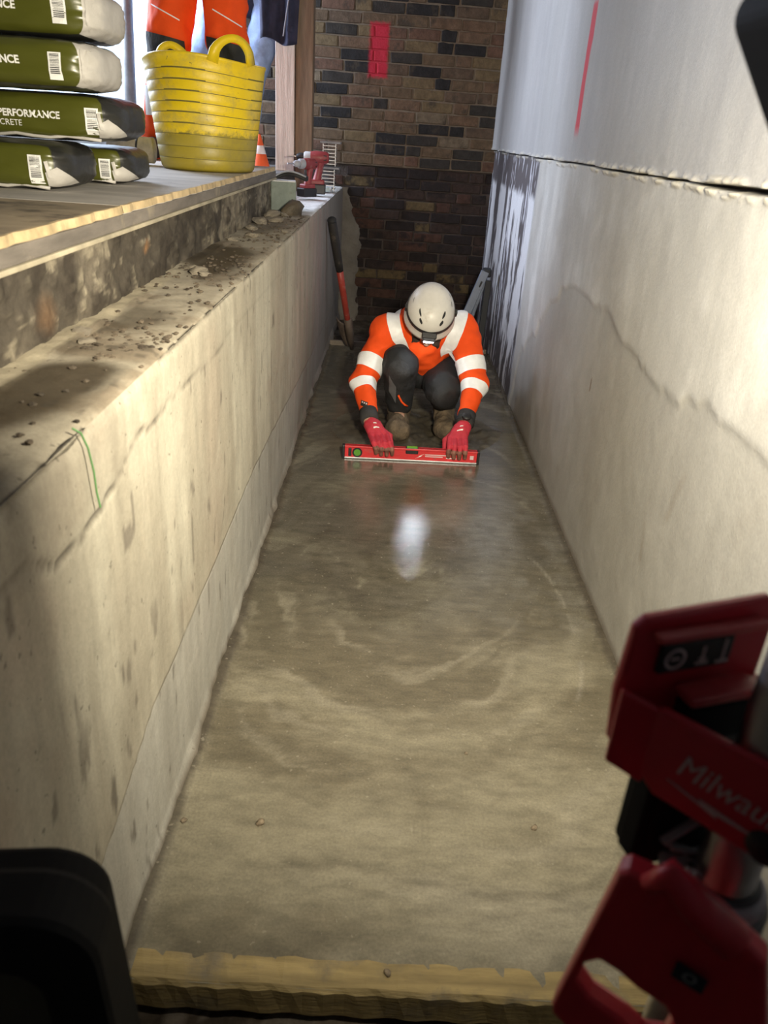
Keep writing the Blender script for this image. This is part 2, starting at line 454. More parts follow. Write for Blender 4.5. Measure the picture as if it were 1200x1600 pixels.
# ---- soil beyond the screed and in front of the form board
for nm, (y0, y1, z0, sd) in (('floor_soil', (5.10, 6.12, -.035, 3)), ('floor_rubble', (-1.4, .84, -.085, 6))):
    ys = np.arange(y0, y1 + .001, .012); xs = np.arange(-.60, .72, .012); Y, X = np.meshgrid(ys, xs, indexing='ij')
    a, b = fbm(X, Y, 9, 5, sd), fbm(X, Y, 24, 4, sd + 3)
    c = mixc(np.zeros(X.shape + (3,)) + np.array((.06, .045, .032)), (.16, .13, .10), sst(.4, .65, a))
    if sd == 6: c = mixc(c, (.20, .17, .14), .8 * sst(.60, .64, b))
    structure(surface(nm, np.stack([X, Y, z0 + .03 * (a - .5) + .016 * (b - .5)], -1), np.concatenate([c, np.full(X.shape + (1,), .8)], -1), m_soil))

# ---- left trench wall with its broad ledge, one continuous skin
ys = np.concatenate([spaced(-.9, .35, .03, .02)[:-1], spaced(.35, 6.12, .0075, .02)])
vv = np.concatenate([np.linspace(-.16, .93, 125), np.linspace(.936, .926 + .30, 46)])     # along the profile: up, then back
Y, V = np.meshgrid(ys, vv, indexing='ij')
up = V < ZL; top = sst(ZL - .004, ZL + .004, V)
d_in = np.maximum(V - ZL, 0); z0 = np.minimum(V, ZL)
n1, n2, n3 = fbm(Y, V, 3, 6, 1), fbm(Y, V, 11, 5, 4), fbm(Y * 5, V * .8, 2.2, 6, 7)
n4 = fbm(Y, V, 40, 3, 9)
col = np.zeros(Y.shape + (3,)) + np.array((.455, .415, .330))
col = mixc(col, (.565, .530, .430), sst(.38, .66, n3)); col = mixc(col, (.40, .32, .245), .55 * sst(.50, .68, n1) * sst(.3, .6, n3))
strip_top = np.interp(Y, [.7, .92, 1.1, 1.7, 2.2, 2.8, 3.7, 6.1], [.25, .285, .325, .335, .335, .305, .25, .18]) + .012 * (n2 - .5)
strip = sst(.006, -.006, V - strip_top)
col = mixc(col, (.50, .495, .465), .85 * strip * (.75 + .5 * (n3 - .5)))
seam = np.abs(V - strip_top); amp1 = sst(.60, .95, Y) * (.55 + .45 * sst(.42, .55, fbm(Y, V * 0, 2.5, 3, 3)))
col = mixc(col, (.13, .115, .095), amp1 * .8 * sst(.011, .003, seam))
ck = [(.2, .83), (.66, .839), (.72, .842), (.79, .80), (.824, .796), (.877, .795), (.95, .802), (1.036, .813), (1.139, .843), (1.28, .838), (1.421, .834), (1.643, .825), (2.1, .835), (2.9, .83)]
cd = line_dist(Y, V + .02 * (n2 - .5), ck); camp = sst(2.2, .6, Y) * (.3 + .7 * sst(.4, .6, n2)) + .08
crack = camp * sst(.006, .001, cd)
col = mixc(col, (.11, .095, .075), np.clip(1.6 * crack, 0, .9))
col = mixc(col, (.33, .285, .225), .5 * sst(.80, .83, V) * sst(ZL + .01, ZL - .01, V) * sst(1.3, .8, Y))       # greyer dry pack near the camera
mark = sst(.70, .76, fbm(Y * 4, V * 1.0, 6, 4, 12)) * sst(.40, .15, np.abs(V - .28)) * sst(1.6, .9, Y)
col = mixc(col, (.13, .11, .09), .7 * mark)
col = mixc(col, (.14, .12, .10), .6 * sst(.76, .80, fbm(Y * 3, V * .7, 14, 3, 15)))
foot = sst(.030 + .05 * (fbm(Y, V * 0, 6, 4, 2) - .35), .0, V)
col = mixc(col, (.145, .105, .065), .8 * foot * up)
col = mixc(col, (.30, .27, .24), .8 * sst(3.6, 4.6, Y) * (V < ZL)); col = mixc(col, (.42, .24, .22), .35 * sst(2.9, 3.5, Y) * sst(5.2, 4.2, Y) * sst(.35, .6, n3) * up)
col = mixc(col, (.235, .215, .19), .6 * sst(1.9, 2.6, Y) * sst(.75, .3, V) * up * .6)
# ledge: dusty concrete with damp patches
xl = XL - d_in
lc = mixc(np.zeros(Y.shape + (3,)) + np.array((.43, .385, .30)), (.27, .225, .165), sst(.42, .66, n2))
def damp(poly, soft=.03): return poly_mask(xl + .05 * (n2 - .5), Y + .10 * (n1 - .5) + .05 * (n2 - .5), poly, soft)
for poly, a in (([(-.60, .92), (-.47, .88), (-.41, 1.0), (-.415, 1.19), (-.47, 1.235), (-.545, 1.19), (-.60, 1.10)], .92),
                ([(-.60, .50), (-.38, .50), (-.40, .72), (-.47, .86), (-.60, .85)], .8),
                ([(-.57, 1.55), (-.50, 1.42), (-.43, 1.50), (-.45, 1.62), (-.53, 1.66)], .65),
                ([(-.60, 1.30), (-.53, 1.24), (-.48, 1.30), (-.52, 1.36), (-.60, 1.40)], .6),
                ([(-.60, 2.32), (-.59, 2.62), (-.47, 2.62), (-.42, 2.50), (-.43, 2.15), (-.47, 1.98), (-.55, 2.15)], .9),
                ([(-.62, 3.1), (-.47, 3.0), (-.44, 3.4), (-.62, 3.6)], .5)):
    lc = mixc(lc, (.052, .039, .023), a * damp(poly))
lc = mixc(lc, (.84, .83, .80), .95 * sst(3.75, 3.85, Y + .1 * (n2 - .5)))                   # far end of the ledge painted pale, daylight put into its colour
lc = mixc(lc, (.05, .045, .035), .5 * sst(.68, .72, n4) * sst(.4, .6, n2))
lc = mixc(lc, (.50, .44, .32), .9 * sst(.03, .015, np.abs(d_in - .192) + .02 * (n2 - .5)) * sst(2.3, 1.9, Y))
col = col + (lc - col) * top[..., None]
D = .010 * (n1 - .5) + .004 * (n2 - .5) + .0016 * (n4 - .5) - .006 * crack * up - amp1 * .006 * sst(.007, .001, seam) - .007 * strip + .03 * sst(.04, 0, V) * (fbm(Y, V * 0, 7, 4, 2) - .2) * up
chip = .5 * sst(.60, .9, fbm(Y, V * 0, 7, 4, 21)) * sst(.035, .0, np.abs(V - ZL))
D = D - .012 * chip
D = np.where(V > ZL + .16, D + .01 * (n2 - .3), D)
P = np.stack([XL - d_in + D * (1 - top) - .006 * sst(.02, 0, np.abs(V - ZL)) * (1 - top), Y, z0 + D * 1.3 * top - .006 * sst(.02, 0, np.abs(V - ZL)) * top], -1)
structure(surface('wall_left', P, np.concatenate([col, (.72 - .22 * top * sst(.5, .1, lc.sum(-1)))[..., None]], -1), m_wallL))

# ---- right wall: plaster above, render below, a broken joint between them
ys = np.concatenate([spaced(-1.4, .5, .08, .03)[:-1], spaced(.5, 6.12, .010, .016)])
zs = np.concatenate([np.linspace(-.16, 1.17, 120), np.linspace(1.174, 1.29, 40), np.linspace(1.30, 2.95, 90)])
Y, Zz = np.meshgrid(ys, zs, indexing='ij')
n1, n2, n3 = fbm(Y, Zz, 3, 6, 31), fbm(Y, Zz, 12, 5, 34), fbm(Y * 5, Zz * .7, 2.0, 6, 37)
n4 = fbm(Y, Zz, 45, 3, 39)
zc = 1.228 + .010 * (fbm(Y, Zz * 0, 4, 4, 41) - .5)
gap = .0032 + .006 * sst(.45, .62, fbm(Y, Zz * 0, 3, 3, 43)) * sst(2.6, 1.2, Y)
upper = sst(-.002, .002, Zz - zc)
low = np.zeros(Y.shape + (3,)) + np.array((.440, .425, .390))
low = mixc(low, (.535, .52, .48), sst(.40, .62, n3 * .45 + n1 * .25 + n2 * .3)); low = mixc(low, (.34, .315, .275), .5 * sst(.5, .66, n1))
dmp = poly_mask(Y + .10 * (n2 - .5), Zz + .06 * (n2 - .5), [(4.1, -.2), (3.9, .35), (3.6, .50), (3.35, .69), (3.0, .82), (2.44, .815), (2.12, .768), (1.87, .752), (1.59, .80), (1.46, .813), (1.27, .79), (.8, .76), (-1.5, .74), (-1.5, -.2)], .012)
low = mixc(low, (.315, .30, .265), .62 * dmp * (.8 + .4 * (n3 - .5)))
rim = dmp * (1 - dmp) * 4
low = mixc(low, (.30, .26, .20), .08 * rim)
for pts, w in (([(2.24, .34), (2.26, .18), (2.28, .05)], .022), ([(1.77, .57), (1.80, .45), (1.75, .33)], .012), ([(3.3, .20), (3.2, .04)], .05), ([(2.75, .16), (2.72, .03)], .03), ([(1.62, .62), (1.66, .50)], .014)):
    low = mixc(low, (.26, .22, .17), .45 * sst(.35, .6, n3) * sst(w * 1.5, w * .2, line_dist(Y + .03 * (n2 - .5), Zz, pts)))
low = mixc(low, (.20, .12, .06), .8 * sst(.007, .003, line_dist(Y, Zz, [(2.52, .555), (2.52, .585)])))
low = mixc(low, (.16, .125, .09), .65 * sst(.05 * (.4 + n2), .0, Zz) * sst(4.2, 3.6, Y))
# tarred brick patch at the far end, white lime streaks running over it
far = sst(4.05, 4.18, Y + .12 * (n2 - .5))
tar = np.clip(sst(1.02, 1.06, Zz + .05 * (n2 - .5)) + sst(.50, .56, fbm(Y * 3.2, Zz * .75, 3.0, 6, 51) + .16 * sst(.85, .5, Zz) - .05), 0, 1)
low = mixc(low, (.66, .66, .68), far * .8)
low = mixc(low, (.060, .046, .046), far * tar * .93)
low = mixc(low, (.62, .62, .66), .8 * far * tar * sst(.61, .66, fbm(Y * 9, Zz * 1.0, 4, 4, 53)))
hi = np.zeros(Y.shape + (3,)) + np.array((.385, .375, .362))
hi = mixc(hi, (.445, .435, .415), sst(.35, .7, n3 * .4 + n1 * .6)); hi = mixc(hi, (.345, .335, .32), .5 * sst(.48, .62, n1))
pr = sst(.042, .030, np.abs(Y - 3.27 + .03 * (Zz - 1.54)) + .012 * (n2 - .5)) * sst(1.31, 1.36, Zz) * sst(1.765, 1.74, Zz)
hi = mixc(hi, (.62, .035, .055), .92 * pr)
hi = mixc(hi, (.10, .09, .08), .9 * sst(.004, .002, np.hypot(Y - 1.27, Zz - 1.30)))
col = low + (hi - low) * upper[..., None]
hole = sst(gap, gap * .55, np.abs(Zz - zc))
col = mixc(col, (.035, .028, .02), hole)
lip = sst(.02, .006, np.abs(np.abs(Zz - zc) - gap)) * sst(.45, .62, n4 * .5 + n2 * .5)
col = mixc(col, (.62, .57, .45), .6 * lip * (1 - hole))
D = .006 * (n1 - .5) + .003 * (n2 - .5) + .0012 * (n4 - .5) + .014 * upper - .045 * hole + .014 * lip * (1 - hole) * n4 - .006 * dmp * (1 - upper) - .010 * far * (1 - upper)
P = np.stack([XR - D, Y, Zz], -1)[::-1]
col = np.concatenate([col, (.70 - .12 * upper - .1 * dmp)[..., None]], -1)[::-1]
structure(surface('wall_right', P, col, m_wallR))

# ---- back wall: mortar bed with real bricks
YB = 6.10
k = N('old_mortar'); pos = k.n('ShaderNodeNewGeometry').outputs['Position']
c = k.ramp(k.noise(pos, 12, 6, .7), [(.3, (.120, .092, .066)), (.7, (.200, .158, .116))])
def late_mortar(k, pos, c):
    k.l(spray(k, pos, c), k.b.inputs['Base Color']); k.b.inputs['Roughness'].default_value = .95; k.bump(k.noise(pos, 60, 5, .7), .6); return k.m
bm = box2(-1.40, .72, YB, YB + .12, -.1, 1.0795); n_lo = len(bm.faces)
box2(-1.40, .72, YB - .012, YB + .12, 1.079, 2.95, bm=bm)
bm.faces.ensure_lookup_table()
for f in bm.faces: f.material_index = 1 if f.calc_center_median().z > 1.075 else 0
def spray(k, pos, c):
    """The red spray mark on the brickwork."""
    sp = k.n('ShaderNodeSeparateXYZ'); k.l(pos, sp.inputs[0])
    w = k.math('MULTIPLY', k.math('SUBTRACT', k.noise(pos, 60, 4, .7), .5), .035)
    dx = k.math('ABSOLUTE', k.math('ADD', k.math('ADD', sp.outputs['X'], .165 - .12), k.math('MULTIPLY', k.math('SUBTRACT', 1.80, sp.outputs['Z']), -.04)))
    dx = k.math('ABSOLUTE', k.math('ADD', sp.outputs['X'], .166))
    dz = k.math('ABSOLUTE', k.math('SUBTRACT', sp.outputs['Z'], 1.795))
    d = k.math('MAXIMUM', k.math('SUBTRACT', dx, .052), k.math('SUBTRACT', dz, .150))
    return k.mix(k.ramp(k.math('ADD', d, w), [(.0, (.95,) * 3), (.022, (0, 0, 0))]), c, (.46, .022, .045))
m_mort_up = late_mortar(k, pos, c)
wall_back = structure(obj('wall_back', bm, [m_mort_lo, m_mort_up]))
# brick materials: the fired colour differs from brick to brick
def brick_mat(name, stops, dirt, db, paint=False):
    k = N(name); r = k.n('ShaderNodeObjectInfo').outputs['Random']
    pos = k.n('ShaderNodeNewGeometry').outputs['Position']
    c = k.ramp(r, stops, 'CONSTANT')
    f = k.noise(pos, 22, 6, .7)
    c = k.mix(1, c, k.ramp(f, [(.2, (.45,) * 3), (.8, (1.5,) * 3)]), 'MULTIPLY')
    g = k.noise(pos, 9, 7, .7)
    c = k.mix(k.ramp(g, [(db, (0, 0, 0)), (db + .1, (.85,) * 3)]), c, dirt)
    if paint: c = spray(k, pos, c)
    k.l(c, k.b.inputs['Base Color']); k.b.inputs['Roughness'].default_value = .85
    k.b.inputs['Specular IOR Level'].default_value = .25
    k.bump(k.noise(pos, 70, 5, .7), .6, .006)
    return k.m
m_brick = brick_mat('london_stock_brick', [(0, (.115, .078, .048)), (.16, (.130, .082, .052)), (.30, (.036, .031, .027)), (.48, (.140, .100, .055)), (.56, (.100, .068, .046)), (.66, (.022, .020, .020)), (.84, (.145, .112, .076)), (.90, (.120, .068, .046))], (.055, .043, .032), .55, True)
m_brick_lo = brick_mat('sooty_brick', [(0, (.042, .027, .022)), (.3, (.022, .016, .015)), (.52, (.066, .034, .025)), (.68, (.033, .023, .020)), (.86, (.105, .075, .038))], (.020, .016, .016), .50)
m_spray = M('red_spray_paint', (.50, .022, .05), .6, var=.1)
def brick_mesh(L, seed):
    rng = random.Random(seed); b = bmesh.new(); bmesh.ops.create_cube(b, size=1)
    bmesh.ops.scale(b, vec=(L, .05, .063), verts=b.verts)
    bmesh.ops.subdivide_edges(b, edges=[e for e in b.edges if abs((e.verts[0].co - e.verts[1].co).x) > .02], cuts=2)
    for v in b.verts: v.co += Vector((rng.uniform(-.004, .004), rng.uniform(-.0015, .0015), rng.uniform(-.0024, .0024)))
    bmesh.ops.bevel(b, geom=[e for e in b.edges if e.calc_face_angle(0) > .8], offset=.004, segments=1, affect='EDGES')
    me = bpy.data.meshes.new('brick'); b.to_mesh(me); b.free(); return me
BM = {}
for up_ in (0, 1):
    for L in (.213, .101):
        BM[up_, L] = []
        for s in range(4):
            me = brick_mesh(L, s + 10 * up_ + (L > .2) * 100); me.materials.append(m_brick if up_ else m_brick_lo); BM[up_, L].append(me)
n_brick = 0
for up_, z0, ncourse, x0, x1, yf in ((0, .005, 15, -.42, .70, YB), (1, 1.085, 15, -1.16, .70, YB - .012)):
    for k in range(ncourse):
        z = z0 + .0715 * k + .033; x = x0 - random.uniform(0, .2); j = random.randint(0, 3)
        while x < x1:
            L = .101 if (j % 3 == 2 if k % 2 else random.random() < .12) else .213; j += 1
            xa, xb = x, x + L; x += L + .0115
            if xa < x0 - .12 or xa > x1 - .03 or n_brick >= 298: continue
            fit = min(1, (x1 + .01 - xa) / L); xb = xa + L * fit
            o = bpy.data.objects.new('brick', random.choice(BM[up_, L])); COL.objects.link(o); o.parent = wall_back
            o.location = ((xa + xb) / 2, yf + .025 - random.uniform(.004, .008) - (0 if up_ else random.uniform(-.004, .008)), z + random.uniform(-.002, .002) - .004 * (xa + xb) / 2)
            o.scale.x = fit
            o.rotation_euler = (0, random.uniform(-.012, .012), random.uniform(-.02, .02) if not up_ else random.uniform(-.01, .01)); n_brick += 1
# cement smeared over the corner of the bricks beside the left wall
gx, gz = np.linspace(0, 1, 12), np.linspace(-.05, .925, 50); pv = []
for a in gx:
    for b in gz:
        e = -.238 + .009 * math.sin(b * 13 + 1) + .008 * math.sin(b * 41) + .005 * math.sin(b * 97) - .10 * max(0, b - .62) / .3
        x = -.46 + (e + .46) * a
        pv.append((x, YB - .045 + .022 * a + .004 * math.sin(b * 40 + a * 9) + (.03 if a > .99 else 0), b))
obj('mortar_patch', (pv, grid_faces(12, 50)), M('grey_cement_smear', (.17, .15, .125), .9, bump=.6, bs=40), wall_back, True)

# ---- room round about
structure(obj('floor_base', box2(-3.0, .74, -1.5, 6.2, -.24, -.17), m_dark))
structure(obj('wall_front', box2(-3.0, .72, -1.5, -1.38, -.2, 3.0), m_dark))
bm = box2(-3.0, -2.86, -1.4, 4.45, -.2, 3.0); box2(-3.0, -2.86, 4.45, 6.2, -.2, 1.2, bm=bm); box2(-3.0, -2.86, 4.45, 6.2, 3.1, 3.2, bm=bm)
structure(obj('wall_left_room', bm, m_ceil))
structure(obj('wall_back_room', box2(-2.9, -1.38, 6.12, 6.2, -.2, 1.14), m_ceil))
structure(obj('ceiling', box2(-3.0, .74, -1.5, 6.2, 2.93, 3.05), m_ceil))

# ---- raised floor on the left, rough earth face under a board edge
XP = -.575
bm = box2(-2.86, XP - .02, -1.38, 3.98, -.15, 1.088); box2(-2.86, -.70, 3.98, 6.08, -.15, 1.04, bm=bm); box2(-.70, -.60, 3.98, 6.08, .80, .915, bm=bm)
raised = structure(obj('raised_floor', bm, m_dark))
ys = spaced(-.5, 4.0, .010, .016); zs = np.linspace(.90, 1.062, 34); Y, Zz = np.meshgrid(ys, zs, indexing='ij')
n1, n2, n3 = fbm(Y, Zz, 5, 6, 61), fbm(Y, Zz, 16, 5, 63), fbm(Y, Zz, 45, 3, 66)
c = np.zeros(Y.shape + (3,)) + np.array((.085, .072, .056))
c = mixc(c, (.175, .150, .115), sst(.42, .62, n1)); c = mixc(c, (.055, .045, .035), .9 * sst(.50, .62, n2)); c = mixc(c, (.33, .29, .215), .75 * sst(.55, .62, n3 * .6 + n1 * .4)); c = mixc(c, (.035, .028, .022), .8 * sst(.56, .64, n3 * .5 + n2 * .5))
c = mixc(c, (.20, .115, .06), .6 * sst(.05, .01, np.hypot((Y - 1.32) * .8, Zz - .97) + .04 * (n2 - .5)))
c = mixc(c, (.35, .19, .09), .8 * sst(.02, .008, np.hypot((Y - 1.92) * .6, Zz - 1.01) + .01 * (n2 - .5)))
P = np.stack([XP - .012 + .024 * (n1 - .5) + .020 * (n2 - .5) + .012 * n3, Y, Zz], -1)
surface('earth_face', P, np.concatenate([c, np.full(Y.shape + (1,), .85)], -1), m_plat, raised)
m_fascia = M('grey_form_board', (.17, .15, .13), .7, var=.25, vs=5, stretch=(4, .8, 4), dirt=((.36, .31, .22), 7, .57, .8))
obj('fascia_board', box2(XP - .018, XP + .004, -.5, 4.0, 1.070, 1.098, .002), m_fascia, raised)
obj('edge_batten', box2(XP - .018, XP + .008, -.5, 4.0, 1.0605, 1.0695, .002), M('pale_batten', (.42, .37, .27), .8, var=.2), raised)
# plywood sheets lying on it
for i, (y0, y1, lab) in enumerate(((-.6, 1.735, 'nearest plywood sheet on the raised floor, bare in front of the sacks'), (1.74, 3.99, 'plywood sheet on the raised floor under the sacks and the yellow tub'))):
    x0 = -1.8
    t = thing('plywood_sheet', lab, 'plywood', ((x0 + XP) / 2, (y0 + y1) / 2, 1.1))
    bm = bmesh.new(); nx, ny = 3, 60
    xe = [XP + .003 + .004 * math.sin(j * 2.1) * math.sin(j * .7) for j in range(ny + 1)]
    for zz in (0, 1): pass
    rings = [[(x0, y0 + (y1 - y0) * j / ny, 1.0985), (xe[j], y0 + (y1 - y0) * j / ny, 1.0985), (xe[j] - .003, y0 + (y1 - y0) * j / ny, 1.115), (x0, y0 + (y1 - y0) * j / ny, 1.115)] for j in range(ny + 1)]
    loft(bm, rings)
    obj('sheet', bm, m_ply if i == 0 else m_ply_daylit, t)
    bm = bmesh.new()
    loft(bm, [[(xe[j] - .0025, y0 + (y1 - y0) * j / ny, 1.1002), (xe[j] + .0012, y0 + (y1 - y0) * j / ny, 1.1002), (xe[j] - .001, y0 + (y1 - y0) * j / ny, 1.1155), (xe[j] - .007 - .003 * math.sin(j * 3.3) * math.sin(j * 1.1), y0 + (y1 - y0) * j / ny, 1.1158)] for j in range(ny + 1)])
    obj('sawn_edge', bm, m_plyedge, t, label='pale splintered sawn edge')
structure(obj('wall_right_outside', box2(.735, .80, -1.5, 6.2, -.2, 3.0), m_dark))

# ================================================================== THINGS
# ---- form board closing the screed at the near end
t = thing('form_board', 'long yellowed timber form board across the near end of the screed', 'timber', (.16, .82, 0))
bm = bmesh.new(); n = 60
loft(bm, [[(-.372 + 1.058 * i / n, .795 + .002 * math.sin(i * 1.3), -.062), (-.372 + 1.058 * i / n, .852, -.062), (-.372 + 1.058 * i / n, .852 + .002 * math.sin(i * .9), .001 + .002 * math.sin(i * 1.7)), (-.372 + 1.058 * i / n, .803, .003 + .002 * math.sin(i * .6)), (-.372 + 1.058 * i / n, .7955 + .002 * math.sin(i * 1.9), -.004)] for i in range(n + 1)])
obj('board', bm, m_form, t)
# ---- pebbles on the screed
def stone_mesh(r, seed, flat=.7):
    b = bmesh.new(); bmesh.ops.create_icosphere(b, subdivisions=2, radius=r); g = random.Random(seed)
    ph = [g.uniform(0, 6) for _ in range(6)]
    for v in b.verts:
        c = v.co / r; v.co *= 1 + .22 * math.sin(c.x * 2.5 + ph[0]) * math.sin(c.y * 2.9 + ph[1]) + .18 * math.sin(c.z * 4 + ph[2] + c.x * 2) + .08 * math.sin(c.y * 9 + ph[3])
        v.co.z *= flat
    return b
m_stone = M('gritty_stone', (.24, .19, .13), .7, bump=.5, bs=200, vs=60, var=.3)
for (x, y, r, lab) in ((-.196, 1.133, .0085, 'largest small pebble stuck on the near screed, left of centre'), (-.352, 1.128, .006, 'small pebble by the foot of the left wall'), (.373, 1.16, .0065, 'dark pebble on the near right of the screed'), (.246, 1.367, .004, 'tiny pebble on the screed, farthest from the form board'), (.069, .832, .006, 'brown crumb lying on the form board')):
    b = stone_mesh(r, int(x * 1000)); bmesh.ops.translate(b, vec=(x, y, r * .5 + (.0 if y > .86 else .002)), verts=b.verts)
    tag(obj('pebble', b, m_stone, smooth=True), lab, 'pebble')
# ---- rubble on the ledge
rub = [stone_mesh(1, 50 + i, .55) for i in range(5)]; rme = []
m_rub = M('broken_mortar', (.30, .26, .20), .9, bump=.6, bs=90, vs=25, var=.25)
for b in rub:
    me = bpy.data.meshes.new('rubble'); b.to_mesh(me); b.free(); me.materials.append(m_rub); rme.append(me)
spots = [(-.505, 2.09, .024, 'pale broken mortar lump, larger of the cluster in the damp patch of the ledge'), (-.535, 2.15, .018, 'mortar lump behind the larger one in the damp patch of the ledge'), (-.478, 2.06, .014, 'small mortar lump at the front of the damp patch on the ledge'),
         (-.55, 1.38, .018, 'dark lump against the earth face between the two nearer damp patches'), (-.52, 1.33, .013, 'small lump on the ledge in front of the earth face, near the first damp patch'),
         (-.545, 2.75, .020, 'mortar lump just past the long damp patch, close to the earth face'), (-.50, 2.90, .022, 'flat mortar lump midway along the ledge past the long damp patch'),
         (-.54, 3.12, .024, 'mortar lump by the earth face, third past the long damp patch'), (-.55, 3.38, .032, 'big mortar lump by the earth face before the green block'), (-.49, 3.47, .024, 'mortar lump in the middle of the ledge before the green block'),
         (-.545, 3.66, .036, 'biggest mortar lump, heaped against the end of the earth face'), (-.49, 3.70, .024, 'mortar lump right in front of the mud heap'), (-.41, 3.1, .011, 'small crumb of mortar near the outer edge of the ledge')]
for i, (x, y, r, lab) in enumerate(spots):
    o = bpy.data.objects.new('rubble_lump', rme[i % 5]); COL.objects.link(o)
    o.location = (x, y, ZL + r * .22); o.scale = (r, r * 1.2, r * .8); o.rotation_euler = (random.uniform(-.3, .3), random.uniform(-.3, .3), random.uniform(0, 6))
    tag(o, lab, 'rubble', 'mortar lumps on the ledge')
bm = bmesh.new()
for i in range(420):
    y = random.choice((random.uniform(.55, 3.75), random.uniform(2.5, 3.75), random.gauss(2.1, .15), random.gauss(1.35, .1))); x = -.385 - abs(random.gauss(0, .09)) if random.random() < .4 else random.uniform(-.57, -.39)
    r = random.uniform(.002, .0065); p = Vector((max(x, -.575), y, ZL + r * .5))
    q = bmesh.ops.create_icosphere(bm, subdivisions=1, radius=r)['verts']
    for v in q: v.co = p + Vector((v.co.x * random.uniform(.7, 1.5), v.co.y * random.uniform(.7, 1.6), v.co.z * .6))
o = obj('mortar_crumbs', bm, M('crumbs', (.085, .066, .046), .9, var=.4)); o['kind'] = 'stuff'; tag(o, 'scattered dark mortar crumbs strewn along the ledge of the left wall', 'crumbs')
# ---- green string on the left wall
tag(obj('string_line', tube([(-.383, .90, .932), (-.374, .903, .925), (-.368, .905, .905), (-.366, .91, .87), (-.367, .914, .84), (-.366, .918, .815)], .0014, 6), M('green_string', (.12, .30, .10), .7)), 'short length of green string hanging over the edge of the left wall', 'string')

